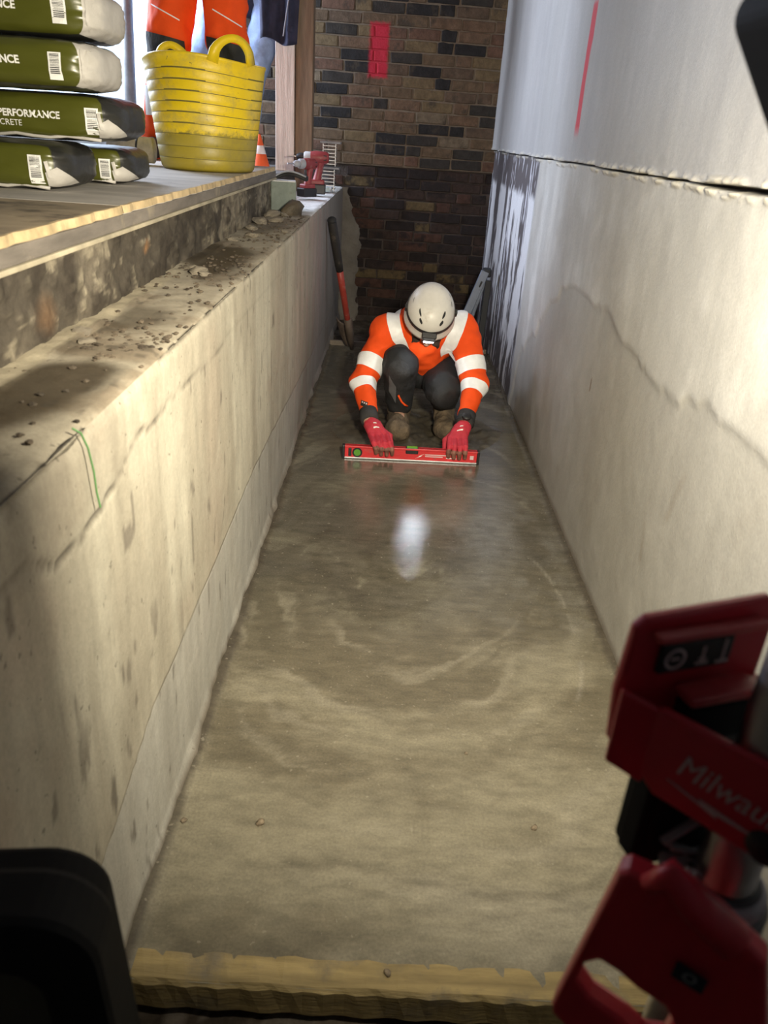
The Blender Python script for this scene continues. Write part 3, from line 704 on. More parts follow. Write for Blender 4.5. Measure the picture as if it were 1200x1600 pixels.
# ---- cement sacks
m_olive = M('olive_film', (.070, .074, .011), .30, var=.06, bump=.10, bs=14, vs=3)
m_sackblack = M('black_film', (.020, .020, .018), .38, bump=.22, bs=22)
m_sackgrey = M('grey_film', (.46, .44, .41), .5, bump=.30, bs=20, var=.08)
def sack(lab, cx, yf, z0, hx, hy, hz, grey_end, text=None, sub=None, bar=None, tilt=0.0, flap=True, tx=None, sag=0.0):
    t = thing('cement_sack', lab, 'sack', (cx, yf + hy, z0), 'cement sacks stacked on the raised floor')
    b = bmesh.new(); bmesh.ops.create_cube(b, size=2)
    bmesh.ops.subdivide_edges(b, edges=b.edges[:], cuts=19, use_grid_fill=True)
    sd = cx * 31 + z0 * 57
    orig = {f.index: f.calc_center_median() for f in b.faces}
    for v in b.verts:
        c = v.co.copy()
        s = (abs(c.x) ** 11 + abs(c.y) ** 5.2 + abs(c.z) ** 4.4) ** (-1 / 5.2)
        p = Vector((max(-1, min(1, c.x * (abs(c.x) ** 11 + abs(c.y) ** 5.2 + abs(c.z) ** 4.4) ** (-1 / 8))), c.y * s, c.z * s))
        w = vn3(np.array([p.x * 9 + sd]), np.array([p.y * 5.0]), np.array([p.z * 4 + 7]))[0] - .5
        w2 = vn3(np.array([p.x * 26 + sd]), np.array([p.y * 12.0]), np.array([p.z * 9 + 3]))[0] - .5
        endk = max(0, (abs(p.x) - .66) / .34)
        k = 1 + .05 * w * (1 + 1.2 * endk) + .03 * w2 * (.4 + 2.4 * endk)
        pin = (.07 if grey_end else .16) * endk ** 1.5
        v.co = Vector((cx + hx * p.x * (1 + .012 * w2), yf + hy + hy * p.y * k * (1 - .10 * endk * endk), z0 + hz + hz * p.z * k * (1 - pin) - sag * max(0, p.x) ** 2 + tilt * (p.x * hx)))
    for f in b.faces:
        c = orig[f.index]
        if c.x > .999 or (c.x > (.95 if grey_end else .86) and c.z < .999): f.material_index = 2 if grey_end else (1 if c.x > .94 else 0)
        elif abs(c.z) > .999: f.material_index = 1
        else: f.material_index = 0
    o = obj('film', b, [m_olive, m_sackblack, m_sackgrey], t, True)
    bv = bvh_of(o); d = Vector((0, 1, 0)); yo = yf - .3
    if text:
        v, f = text_geo(text, .0215, 0, .0007); w = v[:, 0].max(); x0 = (tx if tx is not None else cx) - w
        zt = z0 + hz * .90
        obj('print', (cast(bv, [(x0 + a, yo, zt + c_) for a, c_, _ in v], d, .0012), f), m_white, t, label='white printed word ' + text)
    if sub:
        v, f = text_geo(sub, .0185); w = v[:, 0].max()
        obj('print', (cast(bv, [(-.910 - w + a, yo, z0 + hz * .90 - .020 + c_) for a, c_, _ in v], d, .0012), f), m_white, t, label='thin white printed word ' + sub)
    if bar:
        bx, bz, bw, bh = bar
        g = [(bx + bw * i / 6, yo, bz + bh * j / 6) for i in range(7) for j in range(7)]
        lb = obj('barcode_label', (cast(bv, g, d, .0014), grid_faces(7, 7)), m_white, t, label='white barcode label')
        pv, pf = [], []; z = bz + bh * .22; q = random.Random(5)
        while z < bz + bh * .93:
            h = q.choice((.0009, .0013, .002)); k = len(pv)
            pv += [(bx + bw * (.14 + .74 * i / 3), yo, zz) for i in range(4) for zz in (z, z + h)]; pf += [(k + 2 * i, k + 2 * i + 1, k + 2 * i + 3, k + 2 * i + 2) for i in range(3)]
            z += h + q.choice((.0011, .0015, .0019))
        obj('barcode', (cast(bv, pv, d, .0022), pf), m_ink, lb)
    if flap:
        # crumpled white corner fold at the foot of the end
        def fold(pts, off, n=6):
            A, B, C_, D_ = (Vector(q) for q in pts); g = []; dirs = []
            for i in range(n + 1):
                for j in range(n + 1):
                    p = A.lerp(B, i / n).lerp(D_.lerp(C_, i / n), j / n); dd = (Vector((cx + hx * .55, yf + hy, z0 + hz * .9)) - p)
                    g.append(p - dd.normalized() * .2); dirs.append(dd)
            return cast(bv, g, dirs, off), grid_faces(n + 1, n + 1)
        xr = cx + hx
        obj('end_fold', fold([(xr - .040, yf, z0 + .004), (xr - .046, yf, z0 + hz * .75), (xr - .02, yf + .01, z0 + hz * 1.0), (xr + .0, yf + .10, z0 + hz * .25)], .003), m_sackgrey, t, True, 'crumpled pale end fold')
        obj('end_fold', fold([(xr - .040, yf, z0 + hz * .55), (xr - .047, yf, z0 + hz * 1.2), (xr - .038, yf, z0 + hz * 1.25), (xr - .030, yf, z0 + hz * .5)], .006), m_sackgrey, t, True)
        obj('hem', tube([(cx - hx * .95 + (1.93 * hx - .04) * i / 12, yf + .012 - .004 * math.sin(i), z0 + .008 + .003 * math.sin(i * 2)) for i in range(13)], .004, 6), m_sackgrey, t, True)
    elif grey_end:
        xr = cx + hx
        g = [Vector((xr - .028 + .02 * (i / 6) * (j / 6), yf - .1, z0 + hz * (.25 + 1.6 * j / 6) )) for i in range(7) for j in range(7)]
        obj('end_fold', (cast(bv, [(p.x, p.y, p.z) for p in g], d, .003), grid_faces(7, 7)), m_sackgrey, t, True)
    return t
sack('front sack of the bottom layer, olive film with a white barcode label, black end', -.992, 1.945, 1.117, .222, .134, .052, False, 'PERFORMANCE', None, (-.853, 1.131, .031, .062), tx=-.945)
sack('rear sack of the bottom layer, its rounded black end showing beyond the front sack', -.915, 2.262, 1.117, .195, .125, .046, False, None, None, (-.800, 1.124, .030, .056))
sack('long olive sack second from the bottom, lettered in white, black end beside the tub', -.955, 2.07, 1.223, .275, .155, .053, False, 'PERFORMANCE', 'CONCRETE', (-.756, 1.240, .031, .058), tx=-.815)
sack('third sack up, olive with a folded grey end, second from the top of the pile', -.937, 1.955, 1.331, .25, .135, .051, True, 'PERFORMANCE', None, (-.783, 1.349, .028, .054), flap=False, tx=-.847)
sack('topmost olive sack of the pile with a folded grey end', -.947, 2.01, 1.437, .26, .135, .054, True, 'PERFORMANCE', None, (-.785, 1.462, .031, .054), flap=False, tx=-.865)

# ---- yellow flexible tub
m_yel = N('yellow_tub_plastic')
tc = m_yel.n('ShaderNodeTexCoord').outputs['Object']; sp = m_yel.n('ShaderNodeSeparateXYZ'); m_yel.l(tc, sp.inputs[0])
g = m_yel.noise(tc, 9, 8, .72); g2 = m_yel.noise(tc, 4, 6, .7); g3 = m_yel.noise(tc, 38, 4, .7)
c = m_yel.ramp(g2, [(.3, (.72, .50, .006)), (.7, (.86, .64, .010))])
low_band = m_yel.math('ADD', sp.outputs['Z'], m_yel.math('MULTIPLY', m_yel.math('SUBTRACT', g3, .5), .07))
c = m_yel.mix(m_yel.ramp(g, [(.47, (0, 0, 0)), (.64, (.62,) * 3)]), c, (.34, .27, .10))
c = m_yel.mix(m_yel.ramp(g3, [(.66, (0, 0, 0)), (.72, (.8,) * 3)]), c, (.14, .10, .03))
c = m_yel.mix(m_yel.ramp(low_band, [(.125, (.72,) * 3), (.135, (0, 0, 0))]), c, (.20, .17, .035))  # lower part coloured darker up to a ragged line
m_yel.l(c, m_yel.b.inputs['Base Color']); m_yel.b.inputs['Roughness'].default_value = .42; m_yel.bump(g, .2, .01); m_yel = m_yel.m
TB = Vector((-.745, 3.34, 1.116))
t = thing('rubber_tub', 'dirty yellow flexible tub with two handles standing on the raised floor edge', 'tub', TB)
prof = [(.001, .012), (.158, .010), (.170, .0), (.179, .012)]
hh = [.045, .085, .125, .160, .195, .228, .262, .296, .330]
rad = lambda h: .178 + .045 * (h / .372) ** .9
for h in hh: prof += [(rad(h), h - .004), (rad(h) - .0012, h - .0015), (rad(h) + .0003, h + .001), (rad(h + .008), h + .010)]
prof += [(rad(.362), .362), (.2245, .366), (.2265, .372), (.224, .377), (.219, .376), (.217, .366), (.165, .03), (.001, .025)]
bm = lathe(prof, TB, 56)
for v in bm.verts:
    a = math.atan2(v.co.y - TB.y, v.co.x - TB.x); h = (v.co.z - TB.z) / .37
    v.co.x = TB.x + (v.co.x - TB.x) * (1 + .015 * h * math.sin(2 * a + .7)); v.co.y = TB.y + (v.co.y - TB.y) * (1 - .015 * h)
    v.co.z += .012 * h * math.cos(a * 2 - 2.6)
bm.normal_update()
for f in bm.faces:
    h = sum((v.co.z for v in f.verts)) / len(f.verts) - TB.z
    if any(-.0035 < h - q - .012 * h / .37 * math.cos(2 * math.atan2(f.calc_center_median().y - TB.y, f.calc_center_median().x - TB.x) - 2.6) < -.0004 for q in hh) and f.normal.dot(f.calc_center_median() - TB) > 0: f.material_index = 1
obj('tub_body', bm, [m_yel, M('groove_dirt', (.16, .13, .02), .7)], t, True)
def tub_handle(a0, spread, hgt):
    pts = []
    for i in range(17):
        u = i / 16; a = a0 + spread * (u - .5) * 2; lift = math.sin(PI * u) ** .45
        r = .2215 + .003 * lift; pts.append((TB.x + r * math.cos(a), TB.y + r * math.sin(a), TB.z + .362 + hgt * lift))
    b = bmesh.new(); rings = []
    for i, p in enumerate(pts):
        p = Vector(p); d = (Vector(pts[min(i + 1, 16)]) - Vector(pts[max(i - 1, 0)])).normalized()
        o_ = Vector((p.x - TB.x, p.y - TB.y, 0)).normalized(); w = d.cross(o_).normalized(); hw = .0125 + .008 * (abs(i - 8) / 8) ** 3
        rings.append([p + w * hw + o_ * .005, p + w * hw - o_ * .005, p - w * hw - o_ * .005, p - w * hw + o_ * .005])
    loft(b, rings); bmesh.ops.bevel(b, geom=[e for e in b.edges if e.calc_face_angle(0) > 1], offset=.003, segments=2, affect='EDGES')
    return b
obj('handle', tub_handle(math.radians(-50), .36, .078), m_yel, t, True); obj('handle', tub_handle(math.radians(137), .30, .070), m_yel, t, True, 'greyed far handle')

# ---- timber posts, jacket
t = thing('timber_post', 'pale sawn timber post lit by daylight at the end of the raised floor', 'post', (-.703, 5.35, 1.04))
obj('post', rbox((-.703, 5.35, 1.98), (.116, .07, 1.88), .004), M('pale_pine', (.60, .50, .43), .8, var=.16, vs=6, stretch=(7, 7, .5), bump=.3, bs=30, dirt=((.26, .18, .13), 9, .6, .6)), t)
t = thing('timber_post', 'darker brown timber post standing close against the pale post', 'post', (-.586, 5.38, .92))
obj('post', rbox((-.588, 5.38, 1.925), (.104, .11, 2.0), .004), m_timber_dark, t)
m_navy = M('navy_cloth', (.022, .026, .055), .85, var=.3, vs=12, bump=.3, bs=60)
t = thing('jacket', 'dark navy work jacket hanging over the pale timber post', 'jacket', (-.70, 5.28, 1.74))
pv = []; nu, nv = 26, 16
for i in range(nu):
    for j in range(nv):
        u, v = i / (nu - 1), j / (nv - 1)
        pv.append((-.838 + .215 * u + .035 * v * u - .01 * v, 5.262 - .025 * math.sin(u * 9 + v * 2) - .014 * math.sin(u * 19) - .02 * (1 - v), 1.745 - .026 * u + .012 * math.sin(u * 7) + .62 * v))
obj('jacket_panel', strip_thick(pv, nu, nv, (0, .012, 0), 1), m_navy, t, True)
obj('zip_edge', tube([(-.70 + .01 * k, 5.209 - .004 * math.sin(k), 1.76 + .06 * k) for k in range(9)], .004, 6), M('worn_seam', (.25, .25, .28), .8), t)
obj('pocket', rbox((-.662, 5.217, 1.80), (.035, .006, .03), .002), m_navy, t)

# ---- plastic sheeting, pole, roll
k = N('translucent_sheeting'); tr = k.n('ShaderNodeBsdfTranslucent'); tr.inputs[0].default_value = (.75, .84, .88, 1)
k.b.inputs['Base Color'].default_value = (.72, .78, .80, 1); k.b.inputs['Roughness'].default_value = .35
mx = k.n('ShaderNodeMixShader'); mx.inputs[0].default_value = .5; k.l(k.b.outputs[0], mx.inputs[1]); k.l(tr.outputs[0], mx.inputs[2]); k.l(mx.outputs[0], k.t.nodes['Material Output'].inputs[0])
t = thing('dust_sheet', 'pale translucent dust sheet hanging in the bright opening behind the sacks', 'sheet', (-2.1, 6.05, 1.12))
pv = []; nu, nv = 60, 20
for i in range(nu):
    for j in range(nv):
        u, v = i / (nu - 1), j / (nv - 1); pv.append((-2.84 + 1.44 * u, 6.05 + .025 * math.sin(u * 40 + 2 * v) * (1 - .5 * v) + .02 * math.sin(u * 17 + v * 5), 1.13 + 1.78 * v))
obj('sheet', (pv, grid_faces(nu, nv)), k.m, t, True)
for i in range(3): obj('seam', tube([(-2.5 + .4 * i + .01 * math.sin(q), 6.035, 1.14 + .088 * q) for q in range(20)], .004, 6), m_grey, t)
t = thing('blue_tape', 'small bright blue taped panel low on the dust sheet', 'tape', (-1.88, 5.98, 1.16))
obj('tape', rbox((-1.90, 5.98, 1.27), (.10, .006, .09), .001), M('blue_tape_film', (.01, .42, .85), .4), t)
obj('backing', rbox((-1.98, 5.985, 1.275), (.055, .006, .08), .001), M('red_tape_film', (.6, .08, .08), .4), t)
obj('prop_foot', rbox((-1.92, 5.98, 1.17), (.05, .03, .12), .003), m_grey, t)
t = thing('scaffold_pole', 'grey steel prop standing behind the sack pile', 'pole', (-1.64, 5.3, 1.1))
obj('pole', cyl((-1.655, 5.3, 1.1), (-1.585, 5.3, 2.9), .034, seg=24), M('galvanised_prop', (.35, .37, .38), .5, .4, var=.2), t, True)
b = lathe([(.034, 0), (.046, .0), (.048, .03), (.046, .06), (.034, .06)], (-1.648, 5.3, 1.26), 20); obj('collar', b, m_steel, t, True)
obj('pin', tube([(-1.69, 5.255, 1.29), (-1.64, 5.245, 1.30), (-1.60, 5.25, 1.32), (-1.60, 5.255, 1.27)], .006, 8), m_black, t, True)
obj('base_plate', rbox((-1.655, 5.3, 1.106), (.15, .15, .01), .002), m_steel, t)
t = thing('sack_roll', 'grey brown rolled empty sack lying between the cement sacks and the tub', 'roll', (-1.0, 3.42, 1.116))
bm = cyl((-1.16, 3.43, 1.171), (-.985, 3.43, 1.169), .05, .048, 24)
obj('roll', bm, M('dusty_sacking', (.26, .23, .19), .9, var=.25, bump=.5, bs=40), t, True)
obj('tie', lathe([(.052, -.004), (.054, 0), (.052, .004)], (-1.04, 3.43, 1.1695), 20, axis=(1, 0, 0)), m_black, t, True)
# ---- traffic cone
m_orange = M('orange_plastic', (.85, .13, .03), .5); m_refl = M('reflective_white', (.80, .80, .80), .45, var=.04)
t = thing('traffic_cone', 'small orange and white traffic cone between the tub and the timber post', 'cone', (-.765, 4.72, 1.04))
bm = bmesh.new(); C0 = Vector((-.765, 4.72, 1.041)); pr = lambda h: .062 * (1 - h / .205) + .006
for nm, h0, h1, mm in (('cone_body', .008, .105, m_orange), ('reflective_sleeve', .105, .148, m_refl), ('cone_tip', .148, .204, m_orange)):
    obj(nm, lathe([(pr(h0) + .0008, h0), (pr(h1) + .0008, h1), (.001, h1)], C0, 24), mm, t, True)
obj('base', rbox((C0.x, C0.y, 1.046), (.128, .128, .012), .004), m_orange, t)

# ---- tools on the ledge
t = thing('green_block', 'pale green concrete block at the foot of the timber post on the ledge', 'block', (-.525, 3.9, .93))
b = rbox((-.528, 3.96, .995), (.118, .13, .125), .004, Matrix.Rotation(.12, 3, 'Z')); obj('block', b, M('green_grey_block', (.21, .245, .22), .8, var=.2, bump=.4, dirt=((.12, .10, .07), 8, .55, .8)), t)
obj('dust_cap', rbox((-.528, 3.96, 1.0595), (.112, .124, .004), .001, Matrix.Rotation(.12, 3, 'Z')), M('white_dust', (.75, .76, .76), .9), t)
def lump(name, c, r, s, lab, cat, mm):
    b = stone_mesh(1, s, .8)
    for v in b.verts: v.co = Vector(c) + Vector((v.co.x * r[0], v.co.y * r[1], v.co.z * r[2]))
    return tag(obj(name, b, mm, smooth=True), lab, cat)
lump('mud_heap', (-.468, 3.79, .945), (.05, .075, .045), 91, 'dark heap of wet mud in front of the green block', 'mud', M('wet_mud', (.10, .078, .05), .6, bump=.7, bs=40, var=.3))
t = thing('rubber_flap', 'curved black rubber flap lying over the green block beside the drills', 'rubber', (-.52, 4.08, 1.05))
pv = []
for i in range(16):
    for j in range(5):
        u, v = i / 15, j / 4; pv.append((-.60 + .17 * u, 4.03 + .11 * v + .01 * math.sin(u * 6), 1.075 + .035 * math.sin(PI * (u * .9 + .1)) - .03 * (1 - u)))
obj('flap', strip_thick(pv, 16, 5, (0, 0, -.018), 1), m_blackrub, t, True)
obj('rim', tube([(-.60 + .17 * i / 15, 4.028 + .01 * math.sin(i * .4), 1.078 + .035 * math.sin(PI * (i / 15 * .9 + .1)) - .03 * (1 - i / 15)) for i in range(16)], .004, 6), m_grey, t, True)
m_tool = M('red_tool_plastic', (.27, .04, .045), .45, dirt=((.4, .3, .27), 18, .55, .6)); m_toolgrey = M('dusty_grey_plastic', (.38, .40, .43), .5, dirt=((.55, .53, .5), 14, .5, .6))
def drill(lab, org, yaw, sc, cut):
    """Pistol-shaped cordless drill standing upright on its battery (x: barrel direction)."""
    t = thing('cordless_drill', lab, 'drill', org, 'cordless drills on the ledge')
    Rm = Matrix.Translation(org) @ Matrix.Rotation(yaw, 4, 'Z') @ Matrix.Scale(sc, 4)
    def put(nm, b, mm, sm=False):
        bmesh.ops.transform(b, matrix=Rm, verts=b.verts); o = obj(nm, b, mm, t)
        if sm: smooth_angle(o, 45)
        return o
    put('battery', rbox((.0, 0, .028), (.115, .075, .055), .006), m_black)
    b = rbox((-.005, 0, .065), (.09, .062, .03), .008); put('foot', b, m_tool)
    pts = [(-.005, 0, .07), (-.012, 0, .11), (-.02, 0, .15), (-.022, 0, .175)]
    put('grip', tube(pts, [.027, .022, .023, .028], 12), m_tool, True)
    put('trigger', tube([(.012, 0, .165), (.014, 0, .145), (.008, 0, .125)], .008, 8), m_black, True)
    put('motor_housing', lathe([(.001, -.075), (.026, -.072), (.034, -.055), (.036, 0), (.032, .035), (.001, .035)], (-.0, 0, .20), 24, axis=(1, 0, 0)), m_tool, True)
    put('gear_collar', lathe([(.001, .035), (.030, .035), (.030, .065), (.024, .075), (.001, .075)], (0, 0, .20), 24, axis=(1, 0, 0)), m_toolgrey, True)
    put('chuck', lathe([(.001, .075), (.020, .075), (.021, .10), (.012, .118), (.001, .118)], (0, 0, .20), 24, axis=(1, 0, 0)), m_black if cut else m_toolgrey, True)
    put('bit', cyl((.115, 0, .20), (.17, 0, .20), .0045, seg=10), m_steel, True)
    put('vent', rbox((-.05, 0, .20), (.02, .066, .03), .004), m_black)
    return t
drill('red cordless drill with its pale bit pointing left, farther of the two drills', (-.475, 5.02, ZL + .012), PI + .06, 1.0, True)
drill('red cordless drill with a round grey nose facing the camera, nearer the timber post', (-.500, 4.74, ZL + .012), PI + .85, .86, False)
t = thing('slatted_rack', 'two tier grey slatted metal rack standing behind the drills', 'rack', (-.42, 5.45, ZL))
for k, (z0, xo) in enumerate(((ZL + .012, 0), (ZL + .16, .005))):
    obj('tier_frame', rbox((-.43 + xo, 5.45, z0 + .132), (.13, .12, .012), .002), m_grey, t)
    for i in range(6): obj('slat', rbox((-.435 + xo, 5.45, z0 + .008 + .021 * i), (.085, .12, .006), .001), m_alu, t)
    for sx in (-.04, .04): obj('stile', rbox((-.435 + xo + sx, 5.395, z0 + .06), (.006, .006, .13), .001), m_alu, t)
t = thing('plastic_tube', 'short pale grey plastic tube lying by the drill at the ledge end', 'tube', (-.40, 5.15, ZL))
obj('tube', cyl((-.475, 5.12, ZL + .034), (-.385, 5.12, ZL + .034), .014, seg=20), M('pale_grey_tube', (.50, .58, .58), .5), t, True)
obj('end_ring', lathe([(.0142, 0), (.0155, .002), (.0155, .01), (.0142, .012)], (-.398, 5.12, ZL + .034), 20, axis=(1, 0, 0)), m_grey, t, True)
# ---- shovel leaning on the left wall
t = thing('long_shovel', 'long shovel with black grip and red shaft leaning on the left wall', 'shovel', (-.22, 5.05, 0))
A, B = Vector((-.345, 4.62, .835)), Vector((-.215, 4.98, .015)); L = lambda u: A.lerp(B, u)
obj('grip', tube([L(u) for u in (0, .02, .15, .30, .36)], [.019, .026, .026, .024, .022], 14), M('mucky_black_grip', (.025, .022, .02), .6, dirt=((.15, .12, .09), 20, .55, .5)), t, True)
obj('grip_end', lathe([(.001, -.012), (.02, -.010), (.027, 0), (.024, .014)], A, 16, axis=tuple(B - A)), m_blackrub, t, True)
obj('shaft', tube([L(u) for u in (.34, .5, .7, .78)], [.021, .0195, .0185, .018], 14), M('worn_red_shaft', (.34, .045, .03), .45, dirt=((.35, .27, .22), 26, .56, .8)), t, True)
obj('socket', tube([L(u) for u in (.74, .85, .93, 1.0)], [.022, .024, .020, .012], 14), M('rusty_socket', (.11, .08, .06), .7, var=.3), t, True)
pv = []
for i in range(12):
    for j in range(9):
        u, v = i / 11, (j / 8 - .5) * 2; w = .085 * (1 - .15 * u) * (1 if u < .7 else math.cos((u - .7) / .3 * 1.2)); c_ = L(.80 + .2 * u)
        pv.append((c_.x - .035 + v * w * .62, c_.y + .06 + .03 * v * v, c_.z + .035 * v * v))
obj('blade', strip_thick(pv, 12, 9, (0, .006, .003), 1), M('muddy_steel_blade', (.13, .095, .075), .7, var=.3, bump=.4), t, True)
# pale form strip across the far end of the screed
t = thing('end_strip', 'pale timber strip across the floor at the far end of the screed', 'timber', (.15, 5.13, 0))
obj('strip', rbox((.155, 5.185, -.005), (1.06, .03, .045), .003), M('pale_wet_timber', (.22, .18, .14), .7, var=.2), t)
# ---- grey folded trestle on the right
m_tre = M('grey_painted_metal', (.17, .20, .26), .5, .2, dirt=((.08, .08, .08), 18, .55, .7)); m_trd = M('dark_painted_metal', (.018, .02, .024), .6)
t = thing('folding_trestle', 'grey metal folding trestle leaning on the right wall behind the worker', 'trestle', (.6, 5.1, 0))
def bar(p0, p1, w, d, mm, nm, lab=None):
    p0, p1 = Vector(p0), Vector(p1); z = (p1 - p0).normalized(); x = Vector((0, 1, 0)).cross(z).normalized(); y = z.cross(x)
    rot = Matrix((x, y, z)).transposed()
    return obj(nm, rbox((p0 + p1) / 2, (w, d, (p1 - p0).length), .004, rot), mm, t, False, lab)
bar((.42, 5.0, .02), (.605, 5.06, .545), .052, .022, m_tre, 'leg'); bar((.625, 5.10, .005), (.640, 5.13, .48), .040, .03, m_trd, 'leg', 'black leg of the trestle')
bar((.50, 5.12, .01), (.615, 5.14, .46), .022, .018, m_tre, 'leg'); 
obj('hinge', rbox((.618, 5.085, .535), (.055, .07, .055), .012), m_trd, t); obj('slot', rbox((.580, 5.044, .462), (.012, .012, .05), .003, Matrix.Rotation(.34, 3, 'Y')), m_ink, t)
obj('foot_bar', rbox((.56, 5.07, .03), (.19, .02, .016), .003), m_alu, t)

# ---- spirit level in the worker's hands
LV = Vector((.142, 3.152, .001)); RL = Matrix.Rotation(.034, 3, 'Z')
t = thing('spirit_level', 'red box spirit level standing on edge on the wet screed under gloved hands', 'level', LV)
def lv(b): bmesh.ops.transform(b, matrix=Matrix.Translation(LV) @ RL.to_4x4(), verts=b.verts); return b
LH = .060
obj('beam', lv(rbox((0, 0, LH / 2), (.590, .016, LH), .001)), m_redpaint, t)
for z in (.004, LH - .004): obj('flange', lv(rbox((0, 0, z), (.590, .027, .008), .0015)), m_redpaint if z > .03 else m_alu, t)
for s in (-1, 1): obj('end_cap', lv(rbox((s * .296, 0, LH / 2), (.012, .030, LH + .003), .003)), m_black, t)
k = N('green_vial'); k.b.inputs['Base Color'].default_value = (.11, .30, .04, 1); k.b.inputs['Roughness'].default_value = .15; m_vial = k.m
v1 = obj('vial_window', lv(lathe([(.001, -.011), (.022, -.011), (.022, .011), (.001, .011)], (-.236, 0, .030), 24, axis=(0, 1, 0))), m_black, t)
obj('vial', lv(lathe([(.001, -.0125), (.015, -.0125), (.015, .0125), (.001, .0125)], (-.236, 0, .030), 24, axis=(0, 1, 0))), m_vial, v1)
obj('hand_slot', lv(rbox((-.268, 0, .03), (.015, .022, .040), .004)), m_ink, t)
v2 = obj('vial_window', lv(rbox((.003, 0, LH - .012), (.056, .024, .028), .004)), m_black, t)
obj('vial', lv(cyl((-.02, 0, LH - .002), (.026, 0, LH - .002), .010, seg=16)), m_vial, v2)
def level_print(s, x, z, size, mm):
    v, f = text_geo(s, size, .25); pts = [Vector(LV) + RL @ Vector((x + a, -.0095, z + c)) for a, c, _ in v]
    return obj('print', ([tuple(p) for p in pts], f), mm, t)
b = bmesh.new(); loft(b, [[Vector(LV) + RL @ Vector((.018 + q[0] * .001, yy, .014 + q[1] * .001)) for q in ((0, 0), (30, 12), (24, 13), (42, 24), (14, 11), (20, 10))] for yy in (-.0092, -.0085)])
obj('lightning_mark', b, m_white, t)
for x0, x1, z in ((.062, .155, .034), (.062, .14, .026), (.155, .20, .022)): obj('print_line', lv(rbox(((x0 + x1) / 2, -.0088, z), (x1 - x0, .0012, .004), 0)), m_dim if z > .023 else m_white, t)
obj('end_mark', lv(rbox((.268, -.0088, .03), (.016, .0012, .018), 0)), m_dim, t)

# ================================================================== THE WORKER
m_hivis = M('hi_vis_orange', (.86, .085, .012), .75, var=.05, vs=14, bump=.12, bs=160, spec=.2)
m_band = M('reflective_tape', (.86, .87, .88), .40, var=.05, vs=30, bump=.05)
m_trous = M('charcoal_workwear', (.011, .011, .012), .8, var=.25, vs=10, bump=.2, bs=120, dirt=((.10, .09, .08), 7, .62, .5))
m_skin = M('skin', (.42, .24, .17), .55, var=.06, bump=.05)
m_hair = M('dark_beard', (.035, .022, .016), .8, var=.3, vs=50, bump=.5, bs=180)
m_glove = M('red_knit_glove', (.50, .028, .05), .7, var=.12, vs=20, bump=.3, bs=300, dirt=((.16, .10, .07), 26, .60, .6))
m_glove_tip = M('muddy_latex', (.20, .085, .06), .65, var=.25, vs=40, bump=.25)
m_boot = M('muddy_boot', (.12, .088, .055), .85, var=.35, vs=20, bump=.7, bs=60, dirt=((.05, .04, .03), 12, .5, .7))
WK = (.18, 3.62, 0)
wk = thing('person', 'worker in orange hi-vis top and white helmet squatting over the red level', 'person', WK)
HC = Vector((.192, 3.515, .560))                                     # head centre
hu = Vector((.045, -.74, .67)).normalized()                          # through the crown
hf = Vector((-.03, -.67, -.74)); hf = (hf - hu * hf.dot(hu)).normalized()   # where the face points
hr = hf.cross(hu).normalized()
HA = [tuple(hr), tuple(hf), tuple(hu)]
def hp(r, f, u): return tuple(HC + hr * r + hf * f + hu * u)
shR, shL = (.005, 3.63, .455), (.358, 3.63, .480)
elR, elL = (-.092, 3.455, .250), (.425, 3.455, .268)
wrR, wrL = (-.050, 3.262, .140), (.376, 3.268, .152)
hipR, hipL = (.105, 3.92, .265), (.270, 3.92, .260)
knR, knL = (.072, 3.485, .335), (.282, 3.475, .236)
anR, anL = (.085, 3.545, .11), (.305, 3.600, .125)
E = lambda c, r, A=None: ('e', c, r, A)
# the continuous body under the clothes, head and face on it
body = [E((.182, 3.72, .42), (.165, .15, .115)), ((.182, 3.70, .43), (.187, 3.93, .33), .125, .14), (hipR, hipL, .11, .11), (shR, shL, .055, .055),
        (shR, elR, .052, .040), (elR, wrR, .040, .028), (shL, elL, .052, .040), (elL, wrL, .040, .028),
        (hipR, knR, .085, .058), (knR, anR, .055, .038), (hipL, knL, .085, .058), (knL, anL, .055, .038),
        (anR, (.082, 3.42, .045), .038, .032), (anL, (.308, 3.46, .045), .038, .032),
        ((.184, 3.62, .475), hp(0, -.035, -.075), .062, .054),
        (wrR, (-.03, 3.23, .115), .020, .013), (wrL, (.362, 3.235, .125), .020, .013)]
V, Fc = blob(body, .009, .03, floor=.004)
bd = obj('body', (V, Fc), m_skin, wk, True)
head = [E(hp(0, 0, .018), (.073, .092, .096), HA), E(hp(0, .030, -.055), (.055, .058, .062), HA), (hp(-.02, .075, -.10), hp(.02, .075, -.10), .018, .018),
        (hp(0, .090, -.012), hp(0, .112, -.048), .009, .014), (hp(-.014, .100, -.050), hp(.014, .100, -.050), .008, .008),
        (hp(-.045, .078, .010), hp(.045, .078, .010), .012, .012), (hp(-.018, .090, -.078), hp(.018, .090, -.078), .008, .008),
        E(hp(.074, -.005, -.025), (.010, .018, .030), HA), E(hp(-.074, -.005, -.025), (.010, .018, .030), HA), (hp(0, -.03, -.04), hp(0, -.05, -.12), .052, .055)]
obj('head', blob(head, .0042, .014), m_skin, wk, True)
for s in (-1, 1):
    b = bmesh.new(); bmesh.ops.create_uvsphere(b, u_segments=12, v_segments=8, radius=.0115); bmesh.ops.translate(b, vec=hp(s * .032, .080, -.008), verts=b.verts)
    obj('eye', b, M('eye_white', (.6, .58, .55), .3) if s < 0 else bpy.data.materials['eye_white'], wk, True)
